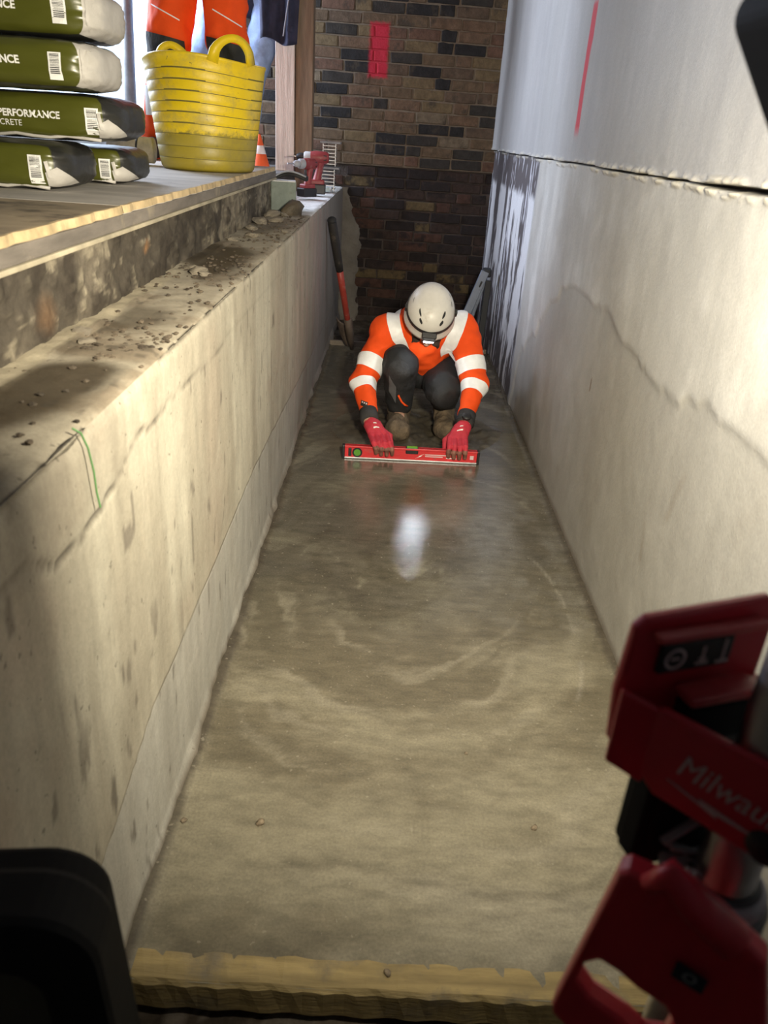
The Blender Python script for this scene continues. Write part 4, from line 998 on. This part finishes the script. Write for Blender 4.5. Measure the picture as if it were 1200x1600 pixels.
beard = [(hp(-.062, .035, -.045), hp(-.040, .075, -.095), .018, .022), (hp(.062, .035, -.045), hp(.040, .075, -.095), .018, .022), (hp(-.040, .078, -.098), hp(.040, .078, -.098), .026, .026), (hp(0, .085, -.115), hp(0, .06, -.135), .028, .022)]
obj('beard', blob(beard, .0045, .015, wrinkle=(.004, 60, (1, 1, 1))), m_hair, wk, True)
# jacket
jacket = [E((.182, 3.71, .435), (.185, .16, .135)), ((.182, 3.68, .455), (.187, 3.93, .350), .135, .165), ((.10, 3.95, .30), (.275, 3.95, .30), .13, .13), (shR, shL, .074, .074),
          (shR, elR, .074, .058), (elR, (-.0600, 3.318, .171), .056, .042), (shL, elL, .074, .058), (elL, (.3850, 3.322, .184), .056, .042),
          ((.17, 3.60, .42), (.20, 3.70, .30), .10, .10), ((.16, 3.645, .50), (.21, 3.645, .50), .072, .072)]
jk = obj('jacket', blob(jacket, .0068, .028, wrinkle=(.0085, 14, (1, 1, 1.4))), m_hivis, wk, True)
bj = bvh_of(jk)
def sleeve_ring(A, B, t0, t1, rmax, nm, mm, off=.0028, n=36, m=5, fall=.06):
    A, B = Vector(A), Vector(B); x, y, d = frame_of(B - A); g = []
    for i in range(n):
        for j in range(m):
            a = 2 * PI * i / n; c = A.lerp(B, t0 + (t1 - t0) * j / (m - 1)); dr = x * math.cos(a) + y * math.sin(a)
            h = bj.ray_cast(c + dr * .004, dr)
            r = (h[0] - c).length if h[0] is not None and (h[0] - c).length < rmax else fall
            g.append(tuple(c + dr * (r + off)))
    return obj(nm, (g, grid_faces(n, m, True)), mm, wk, True)
for A, B, C_ in ((shR, elR, wrR), (shL, elL, wrL)):
    sleeve_ring(A, B, .56, .80, .085, 'reflective_band', m_band, fall=.066)
    sleeve_ring(B, C_, .06, .27, .075, 'reflective_band', m_band, fall=.056)
def brace(path, w, nm='reflective_brace'):
    """Tape laid on the jacket along a path of points beside it, cast towards the spine."""
    n = 26; m = 5; P_ = [Vector(p) for p in path]; g = []; ds = []
    def at_(u):
        k = u * (len(P_) - 1); i = min(int(k), len(P_) - 2); return P_[i].lerp(P_[i + 1], k - i)
    for i in range(n):
        u = i / (n - 1); p = at_(u); d = (at_(min(1, u + .02)) - at_(max(0, u - .02))).normalized()
        ax = Vector((.184, 3.70 + .0 * u, .40)); dr = (Vector((ax.x + (p.x - ax.x) * .55, ax.y, ax.z)) - p).normalized(); sx = d.cross(dr).normalized()
        for j in range(m): g.append(tuple(p + sx * w * (j / (m - 1) - .5))); ds.append(dr)
    return obj(nm, (cast(bj, g, ds, .0055), grid_faces(n, m)), m_band, wk, True)
brace([(-.005, 3.95, .72), (-.008, 3.72, .68), (.0, 3.56, .60), (.025, 3.42, .48), (.06, 3.36, .40), (.075, 3.38, .33)], .055)
brace([(.365, 3.95, .72), (.372, 3.72, .68), (.362, 3.56, .60), (.338, 3.42, .50), (.318, 3.36, .40), (.335, 3.38, .31)], .055)
# sleeve badge
g = [(-.109 + .034 * i / 5, 3.18, .222 + .024 * j / 4 - .008 * i / 5) for i in range(6) for j in range(5)]
bg = obj('sleeve_badge', (cast(bj, g, Vector((0.12, 1, -.25)), .003), grid_faces(6, 5)), m_ink, wk)
for k_ in range(3):
    g = [(-.104 + .010 * k_ + .006 * i, 3.18, .234 - .003 * k_ + .007 * j) for i in range(2) for j in range(2)]
    obj('badge_symbol', (cast(bj, g, Vector((.12, 1, -.25)), .0042), [(0, 1, 3, 2)]), m_dim, bg)
# cuffs
for wr, el in ((wrR, elR), (wrL, elL)):
    w, e = Vector(wr), Vector(el); d = (w - e).normalized()
    obj('knit_cuff', tube([w - d * .050, w - d * .012, w + d * .008, w + d * .012], [.041, .041, .039, .031], 18), M('charcoal_cuff', (.035, .034, .035), .85), wk, True)
# wrist watch on the arm at the right of the picture
w, e = Vector(wrL), Vector(elL); d = (w - e).normalized(); o_ = Vector((-.05, -.85, .5)); o_ = (o_ - d * o_.dot(d)).normalized()
wt = obj('watch', lathe([(.001, -.004), (.0205, -.004), (.021, .004), (.018, .008), (.001, .008)], w - d * .002 + o_ * .042, 24, axis=tuple(o_)), m_black, wk, True)
obj('watch_strap', lathe([(.0405, -.010), (.043, -.010), (.043, .010), (.0405, .010)], w - d * .002, 28, axis=tuple(d)), m_blackrub, wt, True)
# trousers
trous = [(hipR, hipL, .135, .135), (hipR, knR, .115, .080), (knR, (.083, 3.535, .135), .078, .062), (hipL, knL, .115, .080), (knL, (.302, 3.585, .145), .076, .060), ((.19, 3.88, .24), (.18, 3.70, .26), .11, .09)]
tro = obj('trousers', blob(trous, .0068, .022, wrinkle=(.009, 15, (1, 1, 1.3))), m_trous, wk, True)
bt = bvh_of(tro)
m_pad = M('knee_pad_cloth', (.017, .017, .019), .75, var=.3, vs=16, bump=.3, bs=90, dirt=((.11, .10, .095), 12, .60, .45))
for kx, kz, hh_ in ((.068, .30, .085), (.283, .215, .07)):
    g = []; ds = []
    for i in range(13):
        for j in range(13):
            u, v = (i / 12 - .5) * 2, (j / 12 - .5) * 2; u2, v2 = u * math.sqrt(1 - v * v / 2 * .8), v * math.sqrt(1 - u * u / 2 * .8)
            g.append((kx + u2 * .055, 3.2, kz + v2 * hh_ - .02)); ds.append(Vector((0, 1, .05)))
    obj('knee_pad', (cast(bt, g, ds, .004), grid_faces(13, 13)), m_pad, wk, True)
obj('zip_tape', tube(cast(bt, [(.075, 3.2, .205), (.082, 3.2, .19), (.092, 3.2, .172), (.108, 3.2, .155), (.122, 3.2, .145)], Vector((0, 1, 0)), .004), .0048, 6), m_hivis, wk, True, 'orange zip tape on the shin')
g = [(.0 + .035 * i / 6, 3.25, .20 + .09 * j / 6 - .01 * i) for i in range(7) for j in range(7)]
obj('side_pocket', (cast(bt, g, Vector((.15, 1, .1)), .005), grid_faces(7, 7)), M('grey_stretch_panel', (.085, .085, .09), .8), wk, True)
# boots, toes on the screed
for (hx_, hy_, hz_), (tx_, ty_, tz_), an in (((.085, 3.590, .050), (.082, 3.400, .046), anR), ((.305, 3.635, .095), (.309, 3.445, .048), anL)):
    bprims = [((hx_, hy_, hz_), (tx_, ty_, tz_), .050, .047), ((tx_ - .012, ty_ + .02, tz_), (tx_ + .014, ty_, tz_), .048, .046), ((hx_, hy_ - .03, hz_ + .02), (an[0], an[1], an[2] + .05), .052, .056), (((hx_ + tx_) / 2, (hy_ + ty_) / 2, (hz_ + tz_) / 2 + .02), (hx_, hy_ - .03, hz_ + .05), .045, .05)]
    obj('boot', blob(bprims, .006, .02, wrinkle=(.004, 40, (1, 1, 1)), floor=.003), m_boot, wk, True)
# gloves: palm, four bent fingers of their own length and a thumb from the side of the palm
def glove(wr, kn, across, tips_x, side):
    wr, kn, ac = Vector(wr), Vector(kn), Vector(across).normalized()
    yl = lambda x: 3.152 + (x - .142) * .034                       # the level's middle line under the hand
    pr = [(tuple(wr), tuple(wr.lerp(kn, .45)), .030, .031), (tuple(wr.lerp(kn, .35) + ac * .018), tuple(kn + ac * .026), .022, .0165), (tuple(wr.lerp(kn, .35) - ac * .018), tuple(kn - ac * .028), .022, .0160), (tuple(wr.lerp(kn, .3)), tuple(kn), .026, .0185)]
    tipc = []
    for q, (s, ln) in enumerate(((-.034, .86), (-.0115, 1.0), (.0115, 1.04), (.034, .92))):
        k0 = kn + ac * s; x1 = k0.x + tips_x * .55 + ac.x * s * .05; x2 = k0.x + tips_x + ac.x * s * .08
        m1 = Vector((x1, yl(x1) - .008 - .010 * ln, .082 + .004 * (q % 2))); m2 = Vector((x2, yl(x2) - .0285, .060 - .010 * (ln - .8))); tp = Vector((x2 + .002, yl(x2) - .0225, .036 - .045 * (ln - .9)))
        pr += [(tuple(k0), tuple(m1), .0125, .0108), (tuple(m1), tuple(m2), .0108, .0098), (tuple(m2), tuple(tp), .0098, .0088)]; tipc.append((m2, tp))
    tb = wr.lerp(kn, .45) + ac * side * .026 + Vector((0, 0, -.012)); t1 = kn + ac * side * .052 + Vector((0, .018, -.018)); t2 = Vector((t1.x + tips_x * .4, yl(t1.x) + .028, .048))
    pr += [(tuple(tb), tuple(t1), .017, .0125), (tuple(t1), tuple(t2), .0125, .0105)]
    gl = obj('glove', blob(pr, .0030, .005, wrinkle=(.0011, 70, (1, 1, 1)), pad=.02), m_glove, wk, True)
    me = gl.data; me.materials.append(m_glove_tip)
    for p in me.polygons:
        c = p.center + WO[gl]
        if min((c - (a + (b - a) * .35)).length for a, b in tipc) < .0225: p.material_index = 1
    bv = bvh_of(gl); up_ = Vector((0, -.35, .95))
    for i in range(2):
        c0 = wr.lerp(kn, .58 + .18 * i); dd = (kn - wr).normalized(); w_ = .013 if i else .007
        g = [tuple(c0 + ac * (w_ * 2 * (a / 4 - .5)) + dd * .005 * (b / 2 - .5) + up_ * .08) for a in range(5) for b in range(3)]
        obj('glove_mark', (cast(bv, g, -up_, .0015), grid_faces(5, 3)), m_white, gl)
glove(wrR, (-.006, 3.198, .094), (.86, .22, .10), .028, 1)
glove(wrL, (.344, 3.203, .100), (.95, .02, .02), -.004, -1)
# helmet
m_helm = M('white_helmet_shell', (.68, .66, .61), .38, var=.06, vs=10, bump=.03, dirt=((.40, .34, .26), 14, .58, .45))
HH = HC + hu * .018 - hf * .004
def hpt(a, e, s=1.0):
    """Point of the helmet shell: a round the head from the front, e from the rim (0) to the crown (1)."""
    th = e * PI / 2; ce = math.cos(th) ** .78; se = math.sin(th) ** .92
    fr = math.cos(a); rim = -.022 * (1 - e) * (.35 - .65 * fr * .6)
    return HH + hr * (.112 * s * math.sin(a) * ce) + hf * ((.130 if fr > 0 else .138) * s * fr * ce) + hu * (.122 * s * se + rim + .004 * math.cos(a * 2) * ce)
b = bmesh.new(); na, ne = 64, 22; rings = []
prof_e = [(-.0, .93), (-.0, .99), (-.06, 1.02), (-.055, 1.045), (.0, 1.035), (.05, 1.005)] + [(.09 + .89 * i / ne, 1.0) for i in range(ne + 1)]
for e, s in prof_e: rings.append([hpt(2 * PI * i / na, max(0, e), s) + hu * (min(0, e) * .20) for i in range(na)])
loft(b, rings, True, False)
for f_ in [f for f in b.faces]: pass
top_ = [v for v in b.verts][-na:]; b.faces.new(top_)
hel = obj('helmet', b, m_helm, wk, True); bh = bvh_of(hel)
def on_helm(pts, off): return cast(bh, [tuple(HH + (hpt(a, e) - HH) * 1.6) for a, e in pts], [HH + hu * .02 - (HH + (hpt(a, e) - HH) * 1.6) for a, e in pts], off)
def vent(a0, e0, a1, e1, w):
    pts = []; n = 9
    for i in range(n):
        u = i / (n - 1); ww = 2.6 * w * (math.sin(PI * u) ** .7 + .03)
        for s in (-1, 0, 1): pts.append((a0 + (a1 - a0) * u + s * ww, e0 + (e1 - e0) * u + s * ww * .05))
    obj('vent_dark_patch', (on_helm(pts, .0012), grid_faces(n, 3)), m_ink, hel)  # dark patch laid on the shell in place of a vent's inner shade
for s in (-1, 1):
    vent(s * .44, .34, s * .60, .47, .034); vent(s * .62, .50, s * .96, .64, .040)
    vent(s * 1.52, .46, s * 1.75, .50, .03); vent(s * 1.95, .48, s * 2.2, .50, .03); vent(s * 2.5, .46, s * 2.75, .45, .04)
pts = [(0.0 + s * .012 * (1), e) for e in np.linspace(.62, .98, 10) for s in (-.4, .4)]
obj('crown_ridge', (on_helm([(math.pi * (0 if e < .97 else 0) + q, e) for q, e in pts], .0018), grid_faces(10, 2)), M('ridge_shade', (.60, .56, .48), .45), hel, True)
g = [(2 * PI * i / 48, .12 + .085 * j / 3 + .05 * (abs(((i / 48 + .5) % 1) - .5) * 2)) for i in range(48) for j in range(4)]
hs = obj('lamp_strap', (on_helm(g, .003), grid_faces(48, 4, True)), m_black, hel, True)
for s in (-1, 1):
    c_ = Vector(on_helm([(s * 1.55, .16)], .004)[0]); rot = Matrix((hf, hu, hr)).transposed()
    obj('strap_clip', rbox(c_, (.022, .03, .012), .003, rot), m_blackrub, hel)
lc_ = hpt(0, .115) + hf * .014 - hu * .002; ld = (hf * .80 - hu * .42 + Vector((0, -.35, 0)) * .6).normalized(); lx = hr; lyy = ld.cross(lx).normalized(); rot = Matrix((lx, lyy, ld)).transposed()
hl = obj('head_lamp', rbox(lc_, (.060, .036, .030), .007, rot), M('lamp_housing', (.05, .055, .07), .35), hel)
obj('lamp_bracket', rbox(lc_ + hu * .020 - hf * .004, (.066, .012, .026), .004, rot), m_black, hel)
lens_ = obj('lamp_lens', rbox(lc_ + ld * .0155 - lyy * .0, (.046, .020, .004), .0015, rot), emit('headlamp_glow', (.90, .95, 1), 4), hel, label='lit white headlamp lens')
for q in (-.008, .008): obj('lamp_led', rbox(lc_ + ld * .0180 + lx * q, (.010, .009, .002), .0005, rot), emit('headlamp_led', (.84, .92, 1), 700), hel)
for s in (-1, 1): obj('chin_strap', tube([hp(s * .078, .01, -.0), hp(s * .070, .03, -.07), hp(s * .03, .06, -.128), hp(0, .065, -.138)], .005, 8), m_black, hel, True)

# ================================================================== THE TWO WORKERS BEYOND THE TUB
def stander(lab, x0, y0, legs, tops, mats, cl, zb=1.116):
    t = thing('person', lab, 'person', (x0, y0, zb))
    (f1, k1, h1), (f2, k2, h2) = legs
    pel = tuple((np.array(h1) + np.array(h2)) / 2); ch = (pel[0], pel[1] + .02, pel[2] + .42)
    nk = (ch[0], ch[1], ch[2] + .14); hd = (ch[0], ch[1] - .01, ch[2] + .26)
    s1, s2 = (ch[0] - .19, ch[1], ch[2] + .06), (ch[0] + .19, ch[1], ch[2] + .06)
    e1, e2 = (s1[0] - .05, s1[1], s1[2] - .27), (s2[0] + .05, s2[1], s2[2] - .27); w1, w2 = (e1[0] + .06, e1[1] - .14, e1[2] - .16), (e2[0] - .06, e2[1] - .14, e2[2] - .16)
    bp = [(f1, k1, .045, .06), (k1, h1, .065, .085), (f2, k2, .045, .06), (k2, h2, .065, .085), (h1, h2, .11, .11), (pel, ch, .12, .13), (s1, s2, .06, .06), (ch, nk, .07, .055), (nk, hd, .05, .06), E(hd, (.075, .095, .115)), ((hd[0], hd[1] - .09, hd[2] - .01), (hd[0], hd[1] - .105, hd[2] - .035), .012, .014),
          (s1, e1, .05, .042), (e1, w1, .042, .03), (s2, e2, .05, .042), (e2, w2, .042, .03), (w1, (w1[0] + .01, w1[1] - .08, w1[2] - .03), .032, .018), (w2, (w2[0] - .01, w2[1] - .08, w2[2] - .03), .032, .018)]
    obj('body', blob(bp, .014, .03), m_skin, t, True)
    obj('jacket', blob([(pel, ch, .15, .165), (s1, s2, .085, .085), (s1, e1, .072, .06), (e1, w1, .06, .05), (s2, e2, .072, .06), (e2, w2, .06, .05), (ch, nk, .10, .075)], .014, .04, wrinkle=(.010, 12, (1, 1, 1))), mats[1], t, True)
    tr = obj('trousers', blob([(h1, h2, .135, .135), (k1, h1, .088, .11), (k2, h2, .088, .11), (f1, k1, cl, .085), (f2, k2, cl, .085)], .010, .03, wrinkle=(.012, 14, (1, 1, .8))), mats[0], t, True)
    for f_ in (f1, f2): obj('boot', blob([((f_[0], f_[1] + .03, zb + .054), (f_[0], f_[1] - .15, zb + .044), .048, .045), ((f_[0], f_[1] + .02, zb + .054), (f_[0], f_[1] + .02, zb + .154), .05, .055)], .009, .02, floor=zb + .001), m_blackrub, t, True)
    b = lathe([(.108, 0), (.112, .005), (.110, .03), (.098, .08), (.06, .12), (.001, .135)], (hd[0], hd[1], hd[2] + .02), 28); obj('helmet', b, m_helm, t, True)
    return t, tr
t, tr = stander('worker standing behind the yellow tub in orange trousers with black knee pads', -.90, 4.0, (((-1.14, 4.05, 1.18), (-1.045, 3.98, 1.60), (-.99, 4.02, 2.0)), ((-.76, 4.05, 1.18), (-.775, 3.96, 1.60), (-.80, 4.02, 2.0))), None, (m_hivis, m_hivis), .078)
bt2 = bvh_of(tr)
for (kx, kz, wd) in ((-1.035, 1.563, .105), (-.765, 1.555, .10)):
    g = [(kx + wd * (i / 10 - .5) * 2 * .92, 3.6, kz + .09 * (j / 8 - .5) * 2 * .75 - .035 * (i / 10 - .5) - .02) for i in range(11) for j in range(9)]
    pd = obj('knee_pad', (cast(bt2, g, Vector((0, 1, 0)), .006), grid_faces(11, 9)), M('black_kneepad', (.02, .021, .02), .7, bump=.3, var=.4) if kx < -1 else bpy.data.materials['black_kneepad'], t, True)
    g = [(kx + wd * (i / 10 - .5) * 2 * .6, 3.6, kz + .135 - .055 * (i / 10 - .5) + .005 * j) for i in range(11) for j in range(2)]
    obj('piping', (cast(bt2, g, Vector((0, 1, 0)), .007), grid_faces(11, 2)), m_refl, t, True)
for kx, z0 in ((-1.135, 1.30), (-.76, 1.30)):
    g = [(kx + .07 * math.sin(a), 4.0 - .4 * math.cos(a), z0 + .06 * j) for a in np.linspace(-1.2, 1.2, 9) for j in range(3)]
    obj('reflective_band', (cast(bt2, g, [Vector((kx, 4.05, q[2])) - Vector(q) for q in g], .005), grid_faces(9, 3)), m_refl, t, True)
t2, tr2 = stander('worker in faded blue jeans standing behind the one in orange trousers', -1.05, 5.6, (((-1.30, 5.62, 1.12), (-1.27, 5.56, 1.60), (-1.13, 5.60, 2.03)), ((-1.02, 5.62, 1.12), (-.925, 5.56, 1.62), (-.81, 5.60, 2.03))), None, (M('faded_denim', (.30, .42, .66), .85, var=.25, vs=7, bump=.25, bs=140), m_navy), .075, 1.04)

# ================================================================== STAND LIGHT BESIDE THE CAMERA
PX, PY = .232, .336
t = thing('stand_light', 'red and black folding stand light beside the camera on the right', 'work light', (PX, PY, -.11))
obj('pole', cyl((PX, PY, .10), (PX, PY, 1.42), .0180, seg=40), m_steel, t, True)
obj('inner_tube', cyl((PX, PY, 1.40), (PX, PY, 1.52), .013, seg=32), m_alu, t, True)
# battery cradle: a back wall, a side wall and a front wall round the pole
zc_ = Vector((0, 0, 1))
A_, B_, C_, D_ = Vector((.150, .365, 0)), Vector((.246, .397, 0)), Vector((.172, .359, 0)), Vector((.262, .278, 0))
ub = (B_ - A_).normalized(); uf = (D_ - C_).normalized()
obj('cradle_back', prism([(0, .992), (.004, .952), (.104, .958), (.104, 1.040), (.096, 1.047), (.010, 1.044), (.003, 1.038)], A_ + Vector((0, .006, 0)), ub, zc_, .008, .0025), m_red, t)
obj('cradle_side', prism([(0, .945), (.024, .934), (.024, .991), (.0, 1.0)], A_ + Vector((.001, -.002, 0)), (C_ - A_).normalized(), zc_, .005, .002), m_red, t)
fp = prism([(-.004, .946), (.012, .932), (.122, .928), (.122, .991), (.004, .993), (-.003, .985)], C_, uf, zc_, .007, .0025); fp_ = obj('cradle_front', fp, m_red, t)
obj('cradle_rib', rbox(A_ + ub * .052 + Vector((.002, -.004, 1.0345)), (.078, .010, .005), .002, Matrix.Rotation(math.atan2(ub.y, ub.x), 3, 'Z')), M('dull_red_edge', (.52, .06, .06), .4), t)  # duller red than the cradle walls, for rib, lip and shelf
rb = Matrix.Rotation(math.atan2(ub.y, ub.x), 3, 'Z')
st = obj('sticker', rbox(A_ + ub * .048 + Vector((.001, -.0005, 1.016)), (.052, .004, .022), .002, rb), m_ink, t, label='black instruction sticker with pale symbols')
nb = Vector((ub.y, -ub.x, 0)); sc_ = A_ + ub * .048 + Vector((.001, -.0005, 1.016)) + nb * .0024
def ring(c, r, w, mm, par, u, n): 
    b = bmesh.new(); loft(b, [[c + (u * math.cos(2 * PI * i / 24) + zc_ * math.sin(2 * PI * i / 24)) * q + n * .0003 for i in range(24)] for q in (r - w, r)], True, False); return obj('symbol', b, mm, par)
ring(sc_ - ub * .016, .0075, .002, m_dim, st, ub, nb)
for k_, (u0, w0, z1, h0) in enumerate(((.004, .0014, .0, .012), (.004, .009, -.006, .0014), (.019, .0014, .001, .016), (.019, .009, -.007, .0016), (-.016, .006, .0, .0014), (.004, .005, -.003, .0012))):
    obj('symbol', rbox(sc_ + ub * u0 + zc_ * z1, (w0, .0006, h0), 0, rb), m_dim, st)
obj('cradle_recess', rbox(A_ + ub * .060 + Vector((.004, -.014, .978)), (.048, .014, .030), .003, rb), m_matt, t)
obj('cradle_lip', rbox(A_ + ub * .062 + Vector((.004, -.013, .996)), (.052, .018, .006), .002, rb), M('dull_red_edge2', (.46, .045, .05), .4), t)
obj('cradle_shelf', rbox(A_ + ub * .098 + Vector((.004, -.004, .985)), (.012, .016, .010), .003, rb), bpy.data.materials['dull_red_edge'], t)
obj('cradle_floor', rbox((.200, .362, .940), (.045, .022, .006), .002, rb), m_black, t)
obj('battery_bay', rbox((.222, .377, .965), (.034, .014, .040), .003, rb), m_black, t)
# maker's script on the front wall
nf = Vector((uf.y, -uf.x, 0)); 
if nf.y > 0: nf = -nf
v, f = text_geo('Milwaukee', .0225, .32, 0)
pts = [tuple(C_ + uf * (.021 + a * .80) + zc_ * (.958 + c - .05 * a) + nf * .0042) for a, c, _ in v]
obj('maker_script', (pts, f), m_dim, fp_)
b = bmesh.new(); loft(b, [[C_ + uf * (.018 + q[0] * .001) + zc_ * (.940 + q[1] * .001) + nf * dd for q in ((0, 10), (22, 6), (20, 8.6), (60, 4), (30, 4.4), (32, 2))] for dd in (.0036, .0044)])
obj('lightning_stroke', b, m_dim, fp_)
obj('black_boss', lathe([(.001, 0), (.012, 0), (.010, .003), (.001, .004)], C_ + uf * .078 + zc_ * .941 + nf * .003, 20, axis=tuple(nf)), m_black, fp_, True)
# black folded-leg housing under the cradle
obj('leg_housing', rbox((.208, .372, .902), (.062, .030, .070), .004, rb), m_matt, t)
for i in range(3): obj('housing_rib', rbox((.202 + .004 * i, .350 - .002 * i, .925 - .018 * i), (.036, .006, .003), .001, rb @ Matrix.Rotation(.5 * (-1) ** i, 3, 'Y')), m_grey, t)
obj('leg_housing_edge', rbox((.1780, .358, .905), (.006, .016, .066), .002, rb), m_matt, t)
# clamp ring on the pole
for nm, z, r, h, mm in (('clamp_ring', .872, .0265, .012, m_grey), ('clamp_gasket', .8795, .0225, .004, m_black), ('clamp_collar', .857, .0300, .018, M('dark_clamp', (.10, .10, .10), .45, .3))):
    obj(nm, lathe([(.0181, -h / 2), (r - .002, -h / 2), (r, -h / 2 + .002), (r, h / 2 - .002), (r - .002, h / 2), (.0181, h / 2)], (PX, PY, z), 40), mm, t, True)
obj('clamp_ear', rbox((.204, .338, .884), (.026, .014, .008), .003, Matrix.Rotation(-.3, 3, 'Z')), m_grey, t)
obj('clamp_screw', cyl((.2065, .330, .893), (.2065, .330, .884), .004, seg=12), m_steel, t, True)
# carry handle, a thick moulded plate with a hand hole
H_ORG = Vector((0.15, 0.318, 0.0))
H_U = Vector((0.9023, -0.4311, 0.0)); H_N = Vector((-0.4311, -0.9023, 0.0))
HANDLE_OUTER = [(0.0062, 0.9103), (-0.0115, 0.7732), (-0.0104, 0.7664), (0.0076, 0.7533), (0.0548, 0.7243), (0.1271, 0.7497), (0.1075, 0.8257), (0.0911, 0.8892), (0.063, 0.9073), (0.0461, 0.9156), (0.023, 0.9135), (0.011, 0.9142)]
HANDLE_HOLE = [(0.0025, 0.8118), (0.0044, 0.8266), (0.0111, 0.8339), (0.0215, 0.8314), (0.0315, 0.8263), (0.0464, 0.8231), (0.052, 0.8148), (0.0501, 0.7963), (0.0412, 0.7918), (0.0304, 0.7978), (0.011, 0.8032)]
SHOULDER = [(0.023, 0.9135), (0.0314, 0.9274), (0.0466, 0.9133), (0.0723, 0.898)]
LATCH = [(0.0479, 0.8565), (0.0487, 0.8694), (0.0665, 0.8647), (0.0658, 0.8525)]
LATCH_C = (0.0572, 0.862)
hd_ = obj('carry_handle', prism(HANDLE_OUTER, H_ORG, H_U, zc_, .018, .004, [(.019 + (a - .019) * 1.18, .806 + (b_ - .811) * 1.25) for a, b_ in HANDLE_HOLE]), m_red, t)
obj('handle_shoulder', tube([H_ORG + H_U * a + zc_ * b_ + H_N * .010 for a, b_ in SHOULDER], [.006, .009, .010, .011], 16), m_red, t, True)
obj('latch_label', prism(LATCH, H_ORG + H_N * .0135, H_U, zc_, .0012, 0), M('blue_black_label', (.02, .022, .035), .5), hd_)
ring(H_ORG + H_N * .0145 + H_U * LATCH_C[0] + zc_ * LATCH_C[1], .004, .0015, m_grey, hd_, H_U, H_N)
# three flat legs to the ground
for k_, a in enumerate((math.radians(200), math.radians(320), math.radians(80))):
    d = Vector((math.cos(a), math.sin(a), 0)); p0 = Vector((PX, PY, .60)) + d * .03; p1 = Vector((PX, PY, -.10)) + d * .21
    z = (p1 - p0).normalized(); x = d.cross(z).normalized(); y = z.cross(x)
    lg = obj('leg', rbox((p0 + p1) / 2, (.022, .008, (p1 - p0).length), .002, Matrix((x, y, z)).transposed()), m_alu, t)
    obj('foot', rbox(p1, (.03, .03, .02), .005), m_blackrub, lg)
obj('leg_hub', lathe([(.0181, -.03), (.034, -.03), (.036, .0), (.034, .03), (.0181, .03)], (PX, PY, .60), 24), m_black, t, True)
# lamp head on the pole, its lit face turned down the trench
e1 = Vector((.56, 0, -.83)); e2 = Vector((.83, 0, .56)); ey = Vector((0, 1, 0))
hc = Vector((.187, .50, 1.362)) + e1 * .085 + e2 * .075
rot = Matrix((e1, ey, e2)).transposed()
bm = prism(round_poly(.085, .075, .016), hc, e1, e2, .085, .006); lh = obj('lamp_head', bm, m_matt, t)
obj('lamp_bezel', prism(round_poly(.078, .068, .014), hc + ey * .046, e1, e2, .010, .002), m_blackrub, lh)
obj('lamp_lens', prism(round_poly(.062, .050, .012), hc + ey * .0515, e1, e2, .004, 0), emit('work_led', (1, .88, .66), 30), lh, label='lit lens of the lamp head')
obj('head_arm', tube([(PX, PY, 1.49), (PX + .05, PY + .02, 1.49), (.31, .42, 1.44), (.31, .45, 1.38)], .010, 12), m_black, t, True)
obj('head_knuckle', lathe([(.001, -.02), (.02, -.02), (.022, 0), (.02, .02), (.001, .02)], (PX, PY, 1.50), 20), m_red, t, True)

# ================================================================== FLOODLIGHT AT THE LOWER LEFT
fc = Vector((-.266, .35, .632)); fu = Vector((.995, .10, 0)).normalized(); fv = Vector((-.045, 0, 1)).normalized()
t = thing('floodlight', 'black framed floodlight, unlit, at the lower left corner beside the left wall', 'floodlight', (-.26, .35, -.11))
obj('frame', prism(round_poly(.098, .170, .048, 8), fc, fu, fv, .05, .008, round_poly(.054, .118, .030, 8)), m_matt, t)
obj('housing', prism(round_poly(.088, .160, .042, 8), fc + Vector((0, .035, 0)), fu, fv, .03, .006), m_matt, t)
k = N('dark_lens'); k.b.inputs['Base Color'].default_value = (.012, .013, .008, 1); k.b.inputs['Roughness'].default_value = .35
obj('lens', prism(round_poly(.057, .121, .030, 8), fc + Vector((0, .008, 0)), fu, fv, .012, 0), k.m, t)
obj('inner_rim', prism(round_poly(.056, .120, .031, 8), fc + Vector((0, -.004, 0)), fu, fv, .006, .001, round_poly(.050, .112, .028, 8)), m_matt, t)
obj('bracket', tube([fc + Vector((-.104, .04, .0)), fc + Vector((-.104, .04, -.19)), fc + Vector((.0, .04, -.215)), fc + Vector((.07, .045, -.19)), fc + Vector((.07, .045, 0))], .008, 10), m_matt, t, True)
obj('stand_post', cyl((fc.x, .39, -.09), (fc.x, .39, .43), .012, seg=16), m_matt, t, True)
for a in (.0, 2.1, 4.2): obj('stand_leg', tube([(fc.x, .39, .15), (fc.x + .09 * math.cos(a + .5), .39 + .12 * math.sin(a + .5), -.10)], .008, 8), m_matt, t, True)
